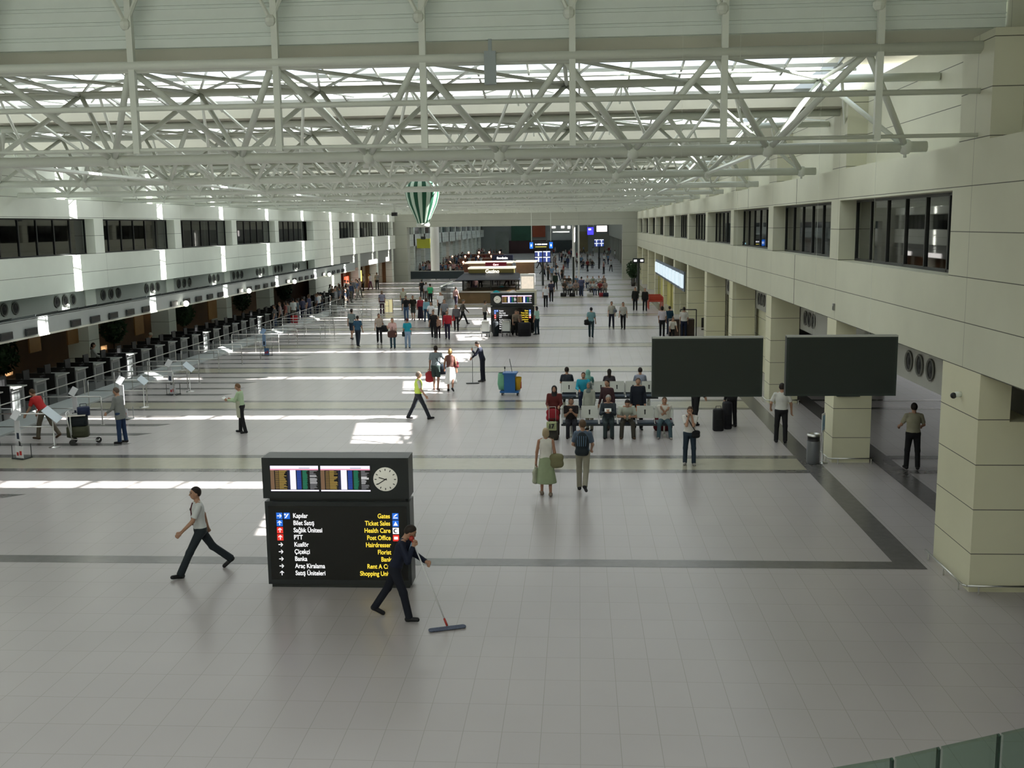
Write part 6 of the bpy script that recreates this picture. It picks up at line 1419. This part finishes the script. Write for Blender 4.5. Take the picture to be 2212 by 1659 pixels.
def crowd(n, fn, lb, group, lod=2, face=None, sit=False, name='person'):
    for _ in range(n):
        for _t in range(30):
            x, y = fn()
            if y < Y2-2 and all((x-a)**2+(y-b)**2 > 0.36 for a, b in PLACED) and not any(a < x < b and c < y < d for a, b, c, d in STALLS): break
        PLACED.append((x, y)); po = rnd.choice(['stand', 'stand', 'stroll', 'walk2'] if not sit else ['sit'])
        tp, bt, hr = (rnd.choice('sssl'), rnd.choice(COLS)), ('t', rnd.choice(BOT)), rnd.choice(HAIR)
        if x < XL+0.6 and y > 84: x = XL+0.6+rnd.random()
        person(lb.replace('person', 'person in %s %s and %s trousers' % (cname(tp[1]), 'T-shirt' if tp[0] == 's' else 'long sleeves', cname(bt[1])), 1), (x, y), rnd.uniform(1.58, 1.84), rnd.uniform(0, 360) if face is None else face+rnd.uniform(-40, 40), po, tp, bt, BL, hr, lod=lod, group=group, build=rnd.uniform(0.98, 1.12))
QP = [(548, 712, ('s', (0.28, 0.22, 0.22)), 'man in a dusty pink shirt, leftmost of the queue behind the railings'), (569, 706, ('s', (0.2, 0.22, 0.2)), 'person in a grey-green top in the queue left of the white T-shirt'),
      (592, 702, ('s', (0.60, 0.64, 0.62)), 'man in a white T-shirt seen from behind in the desk queue'), (602, 695, ('s', (0.05, 0.055, 0.10)), 'person in a navy top right of the white T-shirt in the desk queue'),
      (616, 690, ('s', (0.04, 0.045, 0.09)), 'large man in navy at the middle of the desk queue'), (626, 684, ('s', (0.45, 0.5, 0.6)), 'man in pale blue in the desk queue'), (634, 683, ('s', (0.7, 0.72, 0.7)), 'person in a white shirt and cap in the desk queue'),
      (646, 681, ('s', (0.03, 0.03, 0.035)), 'person in black right of the white shirt and cap'), (676, 667, ('s', (0.2, 0.24, 0.32)), 'man in a grey-blue shirt at the solid wall'), (688, 664, ('s', (0.55, 0.33, 0.33)), 'man in a pink shirt at the solid wall'),
      (702, 662, ('s', (0.04, 0.03, 0.02)), 'man in a dark brown shirt at the solid wall'), (664, 672, ('s', (0.015, 0.02, 0.022)), 'person in dark clothes left of the grey-blue shirt'), (536, 716, ('s', (0.1, 0.1, 0.1)), 'dark figure at the near end of the desk queue'),
      (556, 708, ('s', (0.25, 0.08, 0.07)), 'person in dull red behind the dusty pink shirt'), (580, 699, ('s', (0.1, 0.14, 0.16)), 'person in dark teal half hidden in the desk queue')]
for u, v, tp, lb in QP:
    x, y = G2(u, v); x = max(x, -19.0); person(lb, (x, y), rnd.uniform(1.68, 1.82), rnd.uniform(40, 130), 'stand', tp, ('t', rnd.choice(BOT)), BL, rnd.choice(HAIR[:5]), lod=2, build=1.08)
def spread(u0, u1, v0, v1):
    def f():
        u = rnd.uniform(u0, u1); v = rnd.uniform(v0, v1); return G2(u, v)
    return f
crowd(12, spread(712, 762, 655, 668), 'person at the far end of the railings', 'queue at the far railings')
crowd(9, spread(735, 775, 640, 655), 'person before the cafe front', 'group before the cafe')
# luggage standing in the queue
for i, (u, v, c, lb) in enumerate([(641, 700, (0.30, 0.30, 0.32), 'pale grey case in the queue beside the white shirt and cap'), (657, 690, (0.34, 0.33, 0.34), 'pale slanted case in the desk queue'), (670, 686, (0.28, 0.28, 0.3), 'grey case in the desk queue right of the slanted one'), (636, 706, (0.36, 0.015, 0.02), 'bright red case among the far queue railings'), (722, 680, (0.36, 0.37, 0.34), 'light suitcase pile at the far queue railings')]):
    x, y = G2(u, v); case_((x, y, 0), rnd.random(), (0.45, 0.3, 0.75), c, lb)
# far crowds
crowd(52, spread(884, 1000, 586, 599), 'person behind the far left dark barrier', 'crowd behind the dark barrier', lod=3)
crowd(34, spread(935, 1050, 566, 583), 'person at the far food court', 'food court crowd', lod=3)
crowd(16, spread(1010, 1085, 552, 562), 'person at the farthest tables', 'far tables crowd', lod=3)
crowd(10, spread(1165, 1225, 575, 610), 'person in the far middle', 'walkers in the far hall', lod=3)
crowd(22, spread(1180, 1325, 560, 592), 'person beyond the seated group', 'far right crowd', lod=3)
crowd(16, spread(1190, 1330, 545, 560), 'person in the farthest crowd', 'farthest crowd', lod=3)
# people sitting in the far seats
def far_row(u0, u1, v, n, lb):
    a = gp(u0, v); b = gp(u1, v)
    t = empty('seat_row', (a.x, a.y, 0), label=lb, cat='bench'); w_ = b.x-a.x
    MB().box(0, -0.2, 0.40, w_, 0.25, 0.46).build('seat', navyv, t); MB().box(0, 0.25, 0.5, w_, 0.3, 0.86).build('backrest', plast, t)
    for x in (0.3, w_-0.3): MB().box(x-.03, -.1, 0, x+.03, .2, 0.4).build('leg', darkm, t)
    rn_ = next(ROWN)
    for i in range(n):
        x = a.x+w_*(i+0.5)/n+rnd.uniform(-.1, .1)
        person('person seated on the %s of the far benches, %s from its left end' % (rn_, nth(i+1)), (x, a.y-0.02), rnd.uniform(1.6, 1.8), 180+rnd.uniform(-25, 25), 'sit', (rnd.choice('sl'), rnd.choice(COLS)), ('t', rnd.choice(BOT)), BL, rnd.choice(HAIR), lod=2, group='people in the far seats', over=dict(sit=0.54))
ROWN = iter(['nearest left', 'nearest right', 'second left', 'second right', 'farthest'])
far_row(1215, 1262, 637, 4, 'far waiting bench nearest the far sign, left of the thin pole')
far_row(1268, 1312, 637, 4, 'far waiting bench right of the man in violet-blue')
far_row(1212, 1250, 622, 3, 'far waiting bench behind the left one')
far_row(1264, 1310, 622, 4, 'far waiting bench behind the right one')
far_row(1255, 1285, 580, 3, 'bench in the farthest waiting area')
person('man in a violet-blue shirt standing at the far waiting benches', G2(1256, 640), 1.78, -10, 'stand', ('s', (0.07, 0.08, 0.15)), ('t', (0.03, 0.045, 0.09)), BL, ('short', DK), lod=2, build=1.2)
for i, (u, c, lb) in enumerate([(1217, BL, 'black bag on the floor left of the far benches'), (1236, BL, 'black case with a white tag at the far benches'), (1300, (0.25, 0.02, 0.03), 'red bag on the floor at the right far bench'), (1308, NV, 'navy case at the right end of the far benches'), (1274, (0.5, 0.5, 0.48), 'white bag on the floor at the middle of the far benches')]):
    x, y = G2(u, 640); case_((x, y-0.5, 0), 0.2, (0.5, 0.3, 0.35), c, lb)
o = MB().tube((0, 0, 0), (0, 0, 3.4), 0.10).build('dark_post', darkm, None, loc=gp(1239, 634)); tag(o, 'slim dark post standing among the far waiting benches', 'post')
